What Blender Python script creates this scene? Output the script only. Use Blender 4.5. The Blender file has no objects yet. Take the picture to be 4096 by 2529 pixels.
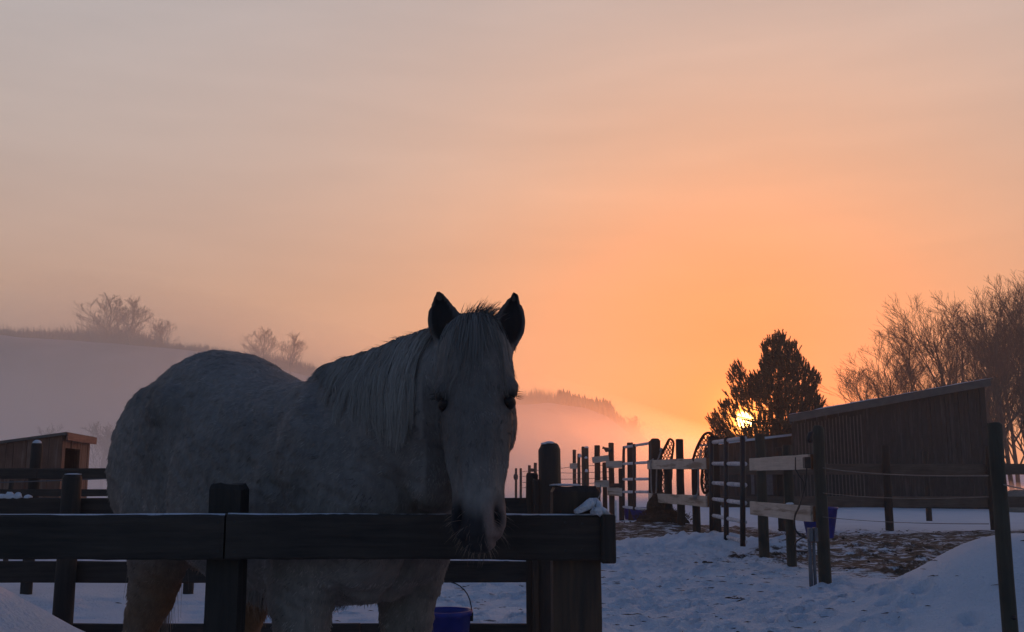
import bpy, bmesh, math, random
import numpy as np
from mathutils import Vector, Matrix

# ------------------------------------------------------------------ camera, sky, sun, exposure
SC = bpy.context.scene
COL = SC.collection
CAMZ = 1.15
FPX, CX, CY, HOR = 4096.0, 2048.0, 1264.5, 1915.0
PITCH = math.atan((HOR - CY) / FPX)

cam_data = bpy.data.cameras.new('camera')
cam_data.sensor_width = 36.0
cam_data.lens = 36.0
cam_data.clip_end = 6000
cam = bpy.data.objects.new('camera', cam_data)
cam.location = (0, 0, CAMZ)
cam.rotation_euler = (math.radians(90) + PITCH, 0, 0)
COL.objects.link(cam)
SC.camera = cam


def ray(px, py):
    x = (px - CX) / FPX
    y = -(py - CY) / FPX
    cp, sp = math.cos(PITCH), math.sin(PITCH)
    return Vector((x, cp - y * sp, sp + y * cp))


def at(px, py, Y):
    d = ray(px, py)
    return Vector((0, 0, CAMZ)) + d * (Y / d.y)


SUN_DIR = ray(2978, 1682).normalized()
SUN_EL = math.asin(SUN_DIR.z)
SUN_AZ = math.atan2(SUN_DIR.x, SUN_DIR.y)

SC.view_settings.view_transform = 'Standard'
SC.view_settings.look = 'None'
SC.view_settings.exposure = 0.0
SC.view_settings.gamma = 1.0
SC.view_settings.use_curve_mapping = False
SC.cycles.volume_bounces = 12
SC.cycles.max_bounces = 14
SC.cycles.diffuse_bounces = 3
SC.cycles.use_denoising = True

world = bpy.data.worlds.new('World')
SC.world = world
world.use_nodes = True


class NT:
    """small helper to write node trees"""
    def __init__(self, tree):
        self.t = tree
        self.t.nodes.clear()

    def n(self, kind, **kw):
        nd = self.t.nodes.new(kind)
        for k, v in kw.items():
            setattr(nd, k, v)
        return nd

    def link(self, a, b):
        self.t.links.new(a, b)

    def put(self, sock, v):
        if isinstance(v, bpy.types.NodeSocket):
            self.link(v, sock)
        elif v is not None:
            sock.default_value = v

    def m(self, op, a, b=None, c=None, clamp=False):
        nd = self.n('ShaderNodeMath', operation=op)
        nd.use_clamp = clamp
        self.put(nd.inputs[0], a)
        if b is not None:
            self.put(nd.inputs[1], b)
        if c is not None:
            self.put(nd.inputs[2], c)
        return nd.outputs[0]

    def mix(self, f, a, b, blend='MIX'):
        nd = self.n('ShaderNodeMix', data_type='RGBA', blend_type=blend)
        self.put(nd.inputs[0], f)
        self.put(nd.inputs[6], a if isinstance(a, bpy.types.NodeSocket) else (*a, 1))
        self.put(nd.inputs[7], b if isinstance(b, bpy.types.NodeSocket) else (*b, 1))
        return nd.outputs[2]

    def ramp(self, f, stops, interp='LINEAR'):
        nd = self.n('ShaderNodeValToRGB')
        nd.color_ramp.interpolation = interp
        el = nd.color_ramp.elements
        while len(el) < len(stops):
            el.new(0.5)
        for e, (p, c) in zip(el, stops):
            e.position = p
            e.color = (*c, 1) if len(c) == 3 else c
        self.put(nd.inputs[0], f)
        return nd.outputs[0]

    def noise(self, vec, scale, detail=4, rough=0.55, dist=0.0):
        nd = self.n('ShaderNodeTexNoise')
        self.put(nd.inputs['Vector'], vec)
        nd.inputs['Scale'].default_value = scale
        nd.inputs['Detail'].default_value = detail
        nd.inputs['Roughness'].default_value = rough
        nd.inputs['Distortion'].default_value = dist
        return nd.outputs[0]

    def map(self, vec, scale=(1, 1, 1), rot=(0, 0, 0), loc=(0, 0, 0)):
        nd = self.n('ShaderNodeMapping')
        self.put(nd.inputs['Vector'], vec)
        nd.inputs['Scale'].default_value = scale
        nd.inputs['Rotation'].default_value = rot
        nd.inputs['Location'].default_value = loc
        return nd.outputs[0]


def smooth(nt, v, lo, hi):
    nd = nt.n('ShaderNodeMapRange', interpolation_type='SMOOTHSTEP')
    nt.put(nd.inputs[0], v)
    nd.inputs[1].default_value = lo
    nd.inputs[2].default_value = hi
    nd.inputs[3].default_value = 0
    nd.inputs[4].default_value = 1
    return nd.outputs[0]


def build_world():
    w = NT(world.node_tree)
    tc = w.n('ShaderNodeTexCoord')
    d = tc.outputs['Generated']
    sep = w.n('ShaderNodeSeparateXYZ')
    w.link(d, sep.inputs[0])
    z = w.m('MAXIMUM', sep.outputs[2], 0.0)
    dot = w.n('ShaderNodeVectorMath', operation='DOT_PRODUCT')
    w.link(d, dot.inputs[0])
    dot.inputs[1].default_value = SUN_DIR
    c = w.m('MINIMUM', w.m('MAXIMUM', dot.outputs['Value'], -1.0), 1.0)
    ang = w.m('ARCCOSINE', c)
    # clear dusk air behind everything
    sky = w.n('ShaderNodeTexSky', sky_type='NISHITA')
    sky.sun_disc = False
    sky.sun_elevation = SUN_EL
    sky.sun_rotation = SUN_AZ
    sky.air_density = 1.2
    sky.dust_density = 1.5
    base = w.mix(1.0, sky.outputs[0], NISH, 'MULTIPLY')
    # thin veil of high cloud, lit from the sun's side and dying out overhead and behind
    veil = w.ramp(z, VEIL)
    side = smooth(w, c, -0.25, 0.62)
    veil = w.mix(1.0, veil, side, 'MULTIPLY')
    # streaks in the veil
    v1 = w.map(d, scale=(1.2, 1.2, 6.0), rot=(0, math.radians(-26), 0))
    st = w.noise(v1, 2.6, 4, 0.5, 0.4)
    v2 = w.map(d, scale=(1.0, 1.0, 9.0), rot=(0, math.radians(-18), 0), loc=(3, 1, 2))
    st2 = w.noise(v2, 4.5, 3, 0.5, 0.2)
    k = w.m('ADD', w.m('MULTIPLY_ADD', st, 0.22, 0.89), w.m('MULTIPLY_ADD', st2, 0.12, -0.06))
    veil = w.mix(1.0, veil, k, 'MULTIPLY')
    # the veil hides the clear air behind it, and brightens towards the sun
    cov = w.m('MULTIPLY', side, w.m('SUBTRACT', 1.0, smooth(w, z, 0.46, 0.80)))
    base = w.mix(w.m('MULTIPLY', cov, 0.93), base, (0.0, 0.0, 0.0))
    wide = w.m('EXPONENT', w.m('MULTIPLY', ang, -1.0 / 0.235))
    nd = w.n('ShaderNodeVectorMath', operation='SCALE')
    nd.inputs[0].default_value = (1.12, 0.46, 0.10)
    w.link(w.m('MULTIPLY', wide, k), nd.inputs['Scale'])
    veil = w.mix(1.0, veil, nd.outputs[0], 'ADD')
    tot = w.mix(1.0, base, veil, 'ADD')
    # the air reddens towards the sun
    red = w.m('EXPONENT', w.m('MULTIPLY', ang, -1.0 / 0.17))
    tot = w.mix(red, tot, w.mix(1.0, tot, (1.0, 0.20, 0.0), 'MULTIPLY'))
    blu = w.m('EXPONENT', w.m('MULTIPLY', ang, -1.0 / 0.17))
    tot = w.mix(blu, tot, w.mix(1.0, tot, (1.0, 0.93, 0.50), 'MULTIPLY'))
    # glow round the sun: wide peach, nearer orange, close yellow, then the disc
    for width, col in GLOW:
        g = w.m('EXPONENT', w.m('MULTIPLY', ang, -1.0 / width))
        nd = w.n('ShaderNodeVectorMath', operation='SCALE')
        nd.inputs[0].default_value = col
        w.link(g, nd.inputs['Scale'])
        tot = w.mix(1.0, tot, nd.outputs[0], 'ADD')
    disc = w.m('SUBTRACT', 1.0, smooth(w, ang, 0.0065, 0.0095))
    nd = w.n('ShaderNodeVectorMath', operation='SCALE')
    nd.inputs[0].default_value = (12.0, 8.0, 2.6)
    w.link(disc, nd.inputs['Scale'])
    tot = w.mix(1.0, tot, nd.outputs[0], 'ADD')
    bg = w.n('ShaderNodeBackground')
    w.link(tot, bg.inputs[0])
    bg.inputs[1].default_value = 1.0
    out = w.n('ShaderNodeOutputWorld')
    w.link(bg.outputs[0], out.inputs[0])


NISH = (0.104, 0.144, 0.275)
VEIL = [(0.0, (0.54, 0.32, 0.235)), (0.17, (0.49, 0.325, 0.24)), (0.30, (0.48, 0.405, 0.365)),
        (0.44, (0.42, 0.41, 0.415)), (0.58, (0.17, 0.17, 0.18)), (0.75, (0.05, 0.055, 0.07)), (1.0, (0.0, 0.0, 0.0))]
GLOW = [(0.030, (1.0, 0.45, 0.03)), (0.009, (7.0, 3.0, 0.45))]
build_world()

sun_data = bpy.data.lights.new('sun', 'SUN')
sun_data.energy = 0.6
sun_data.angle = math.radians(0.5)
sun_data.color = (1.0, 0.28, 0.07)
sun = bpy.data.objects.new('sun', sun_data)
sun.rotation_euler = (-SUN_DIR).to_track_quat('-Z', 'Y').to_euler()
COL.objects.link(sun)

# ------------------------------------------------------------------ helpers
rng = np.random.default_rng(7)
random.seed(7)


def tag(o, label=None, cat=None, group=None, kind=None):
    if label:
        o['label'] = label
    if cat:
        o['category'] = cat
    if group:
        o['group'] = group
    if kind:
        o['kind'] = kind
    return o


def empty(name, loc, label, cat, group=None):
    o = bpy.data.objects.new(name, None)
    o.location = loc
    o.empty_display_size = 0.2
    COL.objects.link(o)
    bpy.context.view_layer.update()
    return tag(o, label, cat, group)


def link(name, me, mat, parent=None, loc=None, rot=None, smooth_=False):
    o = bpy.data.objects.new(name, me)
    COL.objects.link(o)
    if mat is not None and not me.materials:
        me.materials.append(mat)
    if parent is not None:
        o.parent = parent
    if loc is not None:
        o.location = loc
    if rot is not None:
        o.rotation_euler = rot
    if smooth_:
        me.polygons.foreach_set('use_smooth', np.ones(len(me.polygons), dtype=bool))
    return o


class MB:
    """collects geometry, in world coordinates, for one mesh"""
    def __init__(self):
        self.v, self.f, self.n = [], [], 0

    def add(self, verts, faces):
        verts = np.asarray(verts, dtype=float).reshape(-1, 3)
        self.v.append(verts)
        n = self.n
        self.f.extend([tuple(i + n for i in f) for f in faces])
        self.n += len(verts)

    def loft(self, rings, cap=True, closed=True):
        """rings: list of (k,3) arrays"""
        k = len(rings[0])
        V = np.concatenate(rings)
        F = []
        m = k if closed else k - 1
        for i in range(len(rings) - 1):
            for j in range(m):
                a = i * k + j
                b = i * k + (j + 1) % k
                F.append((a, b, b + k, a + k))
        if cap:
            F.append(tuple(range(k - 1, -1, -1)))
            F.append(tuple(range((len(rings) - 1) * k, len(rings) * k)))
        self.add(V, F)

    def tube(self, pts, radii, sides=6, cap=True):
        pts = [Vector(p) for p in pts]
        if not hasattr(radii, '__len__'):
            radii = [radii] * len(pts)
        rings = []
        up = Vector((0, 0, 1))
        prev = None
        for i, p in enumerate(pts):
            t = (pts[min(i + 1, len(pts) - 1)] - pts[max(i - 1, 0)])
            t.normalize()
            if prev is None:
                a = t.cross(up if abs(t.z) < 0.95 else Vector((1, 0, 0)))
            else:
                a = prev - t * prev.dot(t)
            a.normalize()
            b = t.cross(a)
            prev = a
            ring = []
            for j in range(sides):
                th = 2 * math.pi * j / sides
                ring.append(p + (a * math.cos(th) + b * math.sin(th)) * radii[i])
            rings.append(np.array([tuple(q) for q in ring]))
        self.loft(rings, cap)

    def box(self, lo, hi):
        (x0, y0, z0), (x1, y1, z1) = lo, hi
        V = [(x0, y0, z0), (x1, y0, z0), (x1, y1, z0), (x0, y1, z0), (x0, y0, z1), (x1, y0, z1), (x1, y1, z1), (x0, y1, z1)]
        self.add(V, [(0, 3, 2, 1), (4, 5, 6, 7), (0, 1, 5, 4), (1, 2, 6, 5), (2, 3, 7, 6), (3, 0, 4, 7)])

    def ellipsoid(self, c, axes, seg=16, rng_=10):
        c = np.array(c)
        A = np.array([list(a) for a in axes])
        V = [c - A[2]]
        for i in range(1, rng_):
            ph = -math.pi / 2 + math.pi * i / rng_
            for j in range(seg):
                th = 2 * math.pi * j / seg
                V.append(c + A[0] * math.cos(ph) * math.cos(th) + A[1] * math.cos(ph) * math.sin(th) + A[2] * math.sin(ph))
        V.append(c + A[2])
        F = []
        for j in range(seg):
            F.append((0, 1 + (j + 1) % seg, 1 + j))
            F.append((len(V) - 1, 1 + (rng_ - 2) * seg + j, 1 + (rng_ - 2) * seg + (j + 1) % seg))
        for i in range(rng_ - 2):
            for j in range(seg):
                a = 1 + i * seg + j
                b = 1 + i * seg + (j + 1) % seg
                F.append((a, b, b + seg, a + seg))
        self.add(V, F)

    def mesh(self, name, origin=(0, 0, 0)):
        V = np.concatenate(self.v) - np.array(origin)
        me = bpy.data.meshes.new(name)
        me.from_pydata(V.tolist(), [], self.f)
        me.update()
        return me

    def build(self, name, mat, parent=None, smooth_=False, origin=None):
        """origin: world point of the object's own origin; a parent's location is taken off"""
        if origin is None:
            origin = tuple(parent.matrix_world.translation) if parent is not None else (0, 0, 0)
        me = self.mesh(name, origin)
        loc = Vector(origin) - (parent.matrix_world.translation if parent is not None else Vector((0, 0, 0)))
        o = link(name, me, mat, parent, loc, None, smooth_)
        bpy.context.view_layer.update()
        return o


# numpy value noise -------------------------------------------------
_P = np.random.default_rng(3).random((256, 256))


def vnoise(x, y):
    x = np.asarray(x, dtype=float)
    y = np.asarray(y, dtype=float)
    xi = np.floor(x).astype(int)
    yi = np.floor(y).astype(int)
    fx = x - xi
    fy = y - yi
    fx = fx * fx * (3 - 2 * fx)
    fy = fy * fy * (3 - 2 * fy)
    a = _P[xi & 255, yi & 255]
    b = _P[(xi + 1) & 255, yi & 255]
    c = _P[xi & 255, (yi + 1) & 255]
    d = _P[(xi + 1) & 255, (yi + 1) & 255]
    return (a * (1 - fx) + b * fx) * (1 - fy) + (c * (1 - fx) + d * fx) * fy


def fbm(x, y, o=4, g=0.5):
    s, amp, tot = 0, 1, 0
    for i in range(o):
        s = s + amp * vnoise(x * 2 ** i + 17.3 * i, y * 2 ** i + 5.1 * i)
        tot += amp
        amp *= g
    return s / tot - 0.5


# ------------------------------------------------------------------ materials
def material(name):
    m = bpy.data.materials.new(name)
    m.use_nodes = True
    nt = NT(m.node_tree)
    out = nt.n('ShaderNodeOutputMaterial')
    b = nt.n('ShaderNodeBsdfPrincipled')
    nt.link(b.outputs[0], out.inputs[0])
    return m, nt, b


def bump(nt, b, h, strength=0.4, dist=0.02):
    bp = nt.n('ShaderNodeBump')
    bp.inputs['Strength'].default_value = strength
    bp.inputs['Distance'].default_value = dist
    nt.link(h, bp.inputs['Height'])
    nt.link(bp.outputs[0], b.inputs['Normal'])


def wood(name, c0, c1, axis='X', rough=0.8, streak=None):
    m, nt, b = material(name)
    tc = nt.n('ShaderNodeTexCoord')
    oi = nt.n('ShaderNodeObjectInfo')
    vm = nt.n('ShaderNodeVectorMath', operation='ADD')
    nt.link(tc.outputs['Object'], vm.inputs[0])
    cmb = nt.n('ShaderNodeCombineXYZ')
    off = nt.m('MULTIPLY', oi.outputs['Random'], 37.0)
    for i in range(3):
        nt.link(off, cmb.inputs[i])
    nt.link(cmb.outputs[0], vm.inputs[1])
    s = (1.6, 26, 26) if axis == 'X' else (26, 26, 1.6)
    v = nt.map(vm.outputs[0], scale=s)
    g = nt.noise(v, 1.6, 6, 0.65, 0.6)
    v2 = nt.map(vm.outputs[0], scale=(3, 3, 3))
    g2 = nt.noise(v2, 1.3, 3, 0.5)
    f = nt.m('MULTIPLY_ADD', g2, 0.5, nt.m('MULTIPLY', g, 0.75))
    col = nt.ramp(f, [(0.34, c0), (0.8, c1)])
    if streak:
        s3 = (0.7, 9, 9) if axis == 'X' else (9, 9, 0.7)
        g3 = nt.noise(nt.map(vm.outputs[0], scale=s3, loc=(4, 2, 9)), 1.0, 4, 0.6)
        col = nt.mix(smooth(nt, g3, 0.52, 0.66), col, streak)
    nt.link(col, b.inputs['Base Color'])
    b.inputs['Roughness'].default_value = rough
    bump(nt, b, g, 0.8, 0.008)
    return m


def plain(name, col, rough=0.6, metallic=0.0, var=0.25, scale=12, spec=0.5):
    m, nt, b = material(name)
    tc = nt.n('ShaderNodeTexCoord')
    g = nt.noise(tc.outputs['Object'], scale, 4, 0.6)
    lo = tuple(x * (1 - var) for x in col)
    hi = tuple(min(1, x * (1 + var)) for x in col)
    nt.link(nt.ramp(g, [(0.3, lo), (0.7, hi)]), b.inputs['Base Color'])
    b.inputs['Roughness'].default_value = rough
    b.inputs['Metallic'].default_value = metallic
    b.inputs['Specular IOR Level'].default_value = spec
    return m


M = {}
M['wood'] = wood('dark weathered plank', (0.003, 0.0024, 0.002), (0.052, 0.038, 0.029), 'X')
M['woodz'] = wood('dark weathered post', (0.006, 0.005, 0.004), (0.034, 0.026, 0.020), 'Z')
M['wetz'] = wood('wet brown post', (0.010, 0.006, 0.004), (0.045, 0.024, 0.013), 'Z', 0.6, (0.085, 0.042, 0.02))
M['greenz'] = wood('treated post', (0.016, 0.017, 0.012), (0.055, 0.052, 0.036), 'Z')
M['pale'] = wood('new pale plank', (0.36, 0.28, 0.22), (0.58, 0.47, 0.38), 'X', 0.8, (0.24, 0.17, 0.12))
M['brown'] = wood('brown plank', (0.05, 0.034, 0.025), (0.15, 0.105, 0.08), 'X')
M['endgrain'] = wood('cut plank end', (0.13, 0.055, 0.025), (0.2, 0.09, 0.04), 'X')
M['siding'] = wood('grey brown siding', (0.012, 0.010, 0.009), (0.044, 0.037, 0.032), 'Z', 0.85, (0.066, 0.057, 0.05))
M['red_siding'] = wood('weathered red siding', (0.07, 0.03, 0.018), (0.17, 0.085, 0.055), 'Z', 0.85, (0.2, 0.12, 0.085))
M['fascia'] = wood('roof fascia', (0.06, 0.05, 0.045), (0.14, 0.12, 0.10), 'X')
M['red_fascia'] = wood('red roof fascia', (0.13, 0.05, 0.03), (0.26, 0.11, 0.07), 'X')
M['pipe'] = plain('dark gate pipe', (0.02, 0.018, 0.018), 0.6)
M['frost_pipe'] = plain('frosted gate pipe', (0.5, 0.48, 0.5), 0.85, 0, 0.35, 9)
M['blue'] = plain('blue plastic', (0.012, 0.02, 0.20), 0.45)
M['rubber'] = plain('black rubber', (0.008, 0.008, 0.009), 0.5)
M['grey_box'] = plain('grey conduit', (0.10, 0.105, 0.12), 0.5)
M['white_post'] = plain('white plastic', (0.6, 0.6, 0.62), 0.5)
M['rope'] = plain('pale rope', (0.3, 0.27, 0.25), 0.9)
M['wire'] = plain('fence wire', (0.10, 0.095, 0.095), 0.6, 0.0)
M['net'] = plain('dark net cord', (0.012, 0.01, 0.01), 0.9)
M['hay'] = plain('old brown hay', (0.05, 0.03, 0.016), 0.95, 0, 0.6, 20)
M['bark'] = plain('bare bark', (0.15, 0.095, 0.07), 0.95, 0, 0.4, 2)  # bark colour lightened to stand in for haze over the wood
M['pinebark'] = plain('pine bark', (0.05, 0.032, 0.022), 0.95, 0, 0.4, 4)
M['needle'] = plain('pine needles', (0.04, 0.048, 0.025), 0.8, 0, 0.5, 1.5)
M['hillwood'] = plain('hillside wood', (0.075, 0.055, 0.05), 1.0, 0, 0.35, 0.06)
M['hillside'] = plain('snowy wooded hillside', (0.36, 0.32, 0.32), 1.0, 0, 0.3, 0.08)
M['dark'] = plain('dark inside', (0.008, 0.006, 0.005), 0.9)
M['tarp'] = plain('tan tarp', (0.22, 0.17, 0.13), 0.7)


def snow_mat(name, dirt=False):
    m, nt, b = material(name)
    tc = nt.n('ShaderNodeTexCoord')
    p = tc.outputs['Object']
    g1 = nt.noise(p, 0.7, 4, 0.6)
    g2 = nt.noise(p, 9.0, 5, 0.65)
    lo, hi = ((0.66, 0.68, 0.74), (0.80, 0.81, 0.85)) if not dirt else ((0.63, 0.66, 0.72), (0.77, 0.79, 0.84))
    col = nt.ramp(g1, [(0.3, lo), (0.7, hi)])
    if dirt:
        cl = nt.n('ShaderNodeAttribute', attribute_name='far_snow')
        col = nt.mix(cl.outputs['Fac'], col, (0.82, 0.83, 0.86))
    h = nt.m('MULTIPLY_ADD', g2, 0.7, nt.noise(p, 38.0, 4, 0.6))
    if dirt:
        at_ = nt.n('ShaderNodeAttribute', attribute_name='dirt')
        speck = nt.noise(nt.map(p, scale=(1, 1.3, 1)), 3.2, 9, 0.74)
        f = nt.m('ADD', at_.outputs['Fac'], nt.m('MULTIPLY_ADD', speck, 2.3, -1.15))
        f = smooth(nt, f, 0.38, 0.66)
        dcol = nt.ramp(nt.noise(p, 4.0, 5, 0.65), [(0.3, (0.018, 0.012, 0.008)), (0.7, (0.10, 0.068, 0.042))])
        # thin scatter of straw and chaff trodden into the snow
        v = nt.map(p, scale=(2.0, 7.0, 1.0), rot=(0, 0, 0.2))
        chaff = smooth(nt, nt.noise(v, 6.0, 5, 0.7, 0.8), 0.665, 0.72)
        at2 = nt.n('ShaderNodeAttribute', attribute_name='chaff')
        chaff = nt.m('MULTIPLY', chaff, at2.outputs['Fac'])
        col = nt.mix(nt.m('MULTIPLY', chaff, 0.8), col, (0.07, 0.055, 0.05))
        col = nt.mix(f, col, dcol)
    nt.link(col, b.inputs['Base Color'])
    b.inputs['Roughness'].default_value = 0.75
    b.inputs['Specular IOR Level'].default_value = 0.25
    bump(nt, b, h, 0.8, 0.05)
    return m


M['snow'] = snow_mat('snow')
M['ground'] = snow_mat('trodden snow', True)
# ------------------------------------------------------------------ ground
def graded(lo, hi, step, far, grow=1.12):
    a = list(np.arange(lo, hi + 1e-6, step))
    s, x = step, hi
    while x < far[1]:
        s = min(s * grow, 40)
        x += s
        a.append(min(x, far[1]))
    s, x = step, lo
    b = []
    while x > far[0]:
        s = min(s * grow, 40)
        x -= s
        b.append(max(x, far[0]))
    return np.array(b[::-1] + a)


def ground_height(X, Y):
    h = 0.10 * fbm(X * 0.16, Y * 0.16, 3)
    near = np.clip(1.3 - np.maximum(Y, 0) / 60, 0.1, 1)
    # soft drifts and hoof prints
    h = h + 0.13 * near * fbm(X * 0.8 + 3, Y * 0.8, 3)
    pr = np.abs(fbm(X * 2.2 + 9, Y * 2.2 + 4, 3))
    tread = np.clip(0.35 + 1.6 * fbm(X * 0.35 + 1, Y * 0.35 + 8, 2), 0.12, 1)
    h = h - 0.10 * near * tread * np.clip(0.10 - pr, 0, 1) * 6
    h = h + 0.10 * near * tread * fbm(X * 3.6, Y * 3.6 + 7, 3) + 0.055 * near * tread * fbm(X * 9, Y * 9, 2)
    # snow pushed into heaps
    def hump(cx, cy, sx, sy, a, rot=0.0):
        c, s = math.cos(rot), math.sin(rot)
        u = (X - cx) * c + (Y - cy) * s
        v = -(X - cx) * s + (Y - cy) * c
        return a * np.exp(-(u / sx) ** 2 / 2 - (v / sy) ** 2 / 2)
    h = h + hump(4.15, 8.75, 0.62, 0.75, 0.60, 0.1) + hump(5.3, 8.9, 0.7, 0.9, 0.30)
    h = h + hump(3.2, 8.6, 0.7, 0.6, 0.08)
    h = h + hump(-3.0, 4.9, 0.80, 0.75, 0.78)
    h = h + hump(3.45, 17.6, 0.8, 0.5, 0.22) + hump(2.4, 18.2, 0.8, 0.35, 0.10) + hump(4.3, 16.6, 0.35, 0.4, 0.2)
    h = h + hump(3.0, 23.2, 1.1, 0.9, 0.20)
    h = h + hump(9.6, 10.8, 1.6, 1.2, 0.12)
    h = h + 0.02 * np.clip(Y - 120, 0, 400)
    return h


def dirt_mask(X, Y):
    def blob(cx, cy, sx, sy, a):
        return a * np.exp(-((X - cx) / sx) ** 2 - ((Y - cy) / sy) ** 2)
    d = blob(6.6, 14.6, 3.2, 3.0, 0.95) + blob(9.0, 18, 4.0, 4.0, 0.8) + blob(4.9, 19.0, 1.4, 2.6, 0.9)
    d += blob(3.0, 20.6, 1.9, 1.5, 1.0) + blob(3.4, 23.5, 2.2, 2.0, 0.9) + blob(12, 21, 5, 3.0, 0.55) + blob(9, 12.3, 4, 0.9, 0.35)
    d = np.clip(d, 0, 0.66)
    keep = 1 - np.exp(-((X - 3.6) / 1.6) ** 2 - ((Y - 17.2) / 0.9) ** 2) * 0.9
    d = d * keep * np.clip((Y - 11.6) / 1.6, 0, 1)
    return d


def hoof_prints(X, Y):
    """dents trodden into the yard snow, each with a low pushed-up rim"""
    r = np.random.default_rng(44)
    H = np.zeros_like(X)
    xs, ys = X[0], Y[:, 0]
    for i in range(1500):
        if i % 3:
            cx, cy = r.normal(1.6, 1.6), r.uniform(6.6, 18)
        else:
            cx, cy = r.uniform(-3, 7), r.uniform(6, 19)
        if 3.4 < cx < 6.2 and 7.6 < cy < 9.9 or cx < -1.8 and cy < 6.3:
            continue
        a, b, dp = r.uniform(.05, .10), r.uniform(.05, .085), r.uniform(.02, .065)
        i0, i1 = np.searchsorted(xs, [cx - .3, cx + .3])
        j0, j1 = np.searchsorted(ys, [cy - .3, cy + .3])
        if i1 - i0 < 3 or j1 - j0 < 3:
            continue
        q = ((X[j0:j1, i0:i1] - cx) / a) ** 2 + ((Y[j0:j1, i0:i1] - cy) / b) ** 2
        H[j0:j1, i0:i1] += -dp * np.exp(-q ** 1.5) + dp * .55 * np.exp(-((np.sqrt(q) - 1.5) / .45) ** 2)
    return np.clip(H, -.1, .06)


def build_ground():
    xs = graded(-4.0, 7.5, 0.045, (-330, 330))
    ys = graded(5.0, 17.5, 0.042, (-60, 440))
    X, Y = np.meshgrid(xs, ys)
    Z = ground_height(X, Y) + hoof_prints(X, Y)
    V = np.stack([X, Y, Z], -1).reshape(-1, 3)
    nx, ny = len(xs), len(ys)
    i = np.arange((ny - 1) * (nx - 1))
    a = (i // (nx - 1)) * nx + i % (nx - 1)
    F = np.stack([a, a + 1, a + nx + 1, a + nx], -1)
    me = bpy.data.meshes.new('snow_ground')
    me.vertices.add(len(V))
    me.vertices.foreach_set('co', V.ravel())
    me.loops.add(F.size)
    me.polygons.add(len(F))
    me.loops.foreach_set('vertex_index', F.ravel())
    me.polygons.foreach_set('loop_start', np.arange(0, F.size, 4))
    me.update()
    me.validate()
    me.polygons.foreach_set('use_smooth', np.ones(len(F), dtype=bool))
    at_ = me.attributes.new('dirt', 'FLOAT', 'POINT')
    at_.data.foreach_set('value', dirt_mask(X, Y).ravel())
    ch = np.exp(-((X - 1.2) / 2.6) ** 2 - ((Y - 9.5) / 4.5) ** 2) * 1.2
    at2 = me.attributes.new('chaff', 'FLOAT', 'POINT')
    at2.data.foreach_set('value', np.clip(ch, 0, 1).ravel())
    cl = np.clip((np.hypot(X - 1, Y) - 24) / 20, 0, 1)  # yard snow darker from treading, and to stand in for its dimmer light
    at3 = me.attributes.new('far_snow', 'FLOAT', 'POINT')
    at3.data.foreach_set('value', cl.ravel())
    o = link('snow_ground', me, M['ground'])
    tag(o, kind='structure')
    return o


def gz(x, y):
    return float(ground_height(np.array([x]), np.array([y]))[0])


build_ground()


# clods of dung and frozen mud lying in the trodden yard
def build_clods():
    mb = MB()
    r = np.random.default_rng(11)
    n = 0
    base = MB()
    base.ellipsoid((0, 0, 0), ((1, 0, 0), (0, 1, 0), (0, 0, 1)), 6, 4)
    bv = np.concatenate(base.v)
    while n < 700:
        x, y = r.uniform(1.5, 14), r.uniform(12, 26)
        if r.random() > dirt_mask(np.array([x]), np.array([y]))[0] * 2.0 - .35:
            continue
        s = r.uniform(0.006, 0.022) * (1.8 if r.random() < 0.05 else 1)
        v = bv * np.array([s * r.uniform(.8, 1.7), s * r.uniform(.8, 1.4), s * r.uniform(.5, .9)]) * r.uniform(.75, 1.25, (len(bv), 1))
        mb.add(v + np.array([x, y, gz(x, y) + 0.2 * s]), base.f)
        n += 1
    o = mb.build('mud_clods', M['hay'])
    tag(o, 'brown frozen clods and trodden dung over the snowy yard', 'clods', kind='stuff')
    # straw wisps and dark crumbs on the snow in front
    mb = MB()
    for i in range(800):
        x, y = r.normal(1.3, 1.7), r.uniform(7.0, 16)
        if x > 3.3 and y > 10:
            continue
        L = r.uniform(0.03, 0.13)
        a = r.normal(0, 0.5)
        z = gz(x, y) + 0.008
        p = [(x - L / 2 * math.cos(a), y - L / 2 * math.sin(a), z), (x, y + r.normal(0, .01), z + r.uniform(.0, .006)), (x + L / 2 * math.cos(a), y + L / 2 * math.sin(a), z)]
        mb.tube(p, [0.001, r.uniform(0.002, 0.005), 0.001], 4)
    for (px, py, L) in ((2665, 2332, 0.15), (2960, 2392, 0.13), (2990, 2410, 0.17), (2820, 2255, 0.1)):
        d = ray(px, py)
        t = (0 - CAMZ) / d.z
        p0 = Vector((0, 0, CAMZ)) + d * t
        for k in range(9):
            x, y = p0.x + r.normal(0, L * .4), p0.y + r.normal(0, 0.03)
            z = gz(x, y) + 0.012
            mb.tube([(x - L * .3, y, z), (x, y, z + r.uniform(.0, .014)), (x + L * .3, y + r.normal(0, .02), z)], [0.003, 0.009, 0.003], 4)
    o = mb.build('straw_wisps', M['hay'])
    tag(o, 'dark straw wisps and crumbs scattered over the trampled snow', 'straw', kind='stuff')


build_clods()


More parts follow.
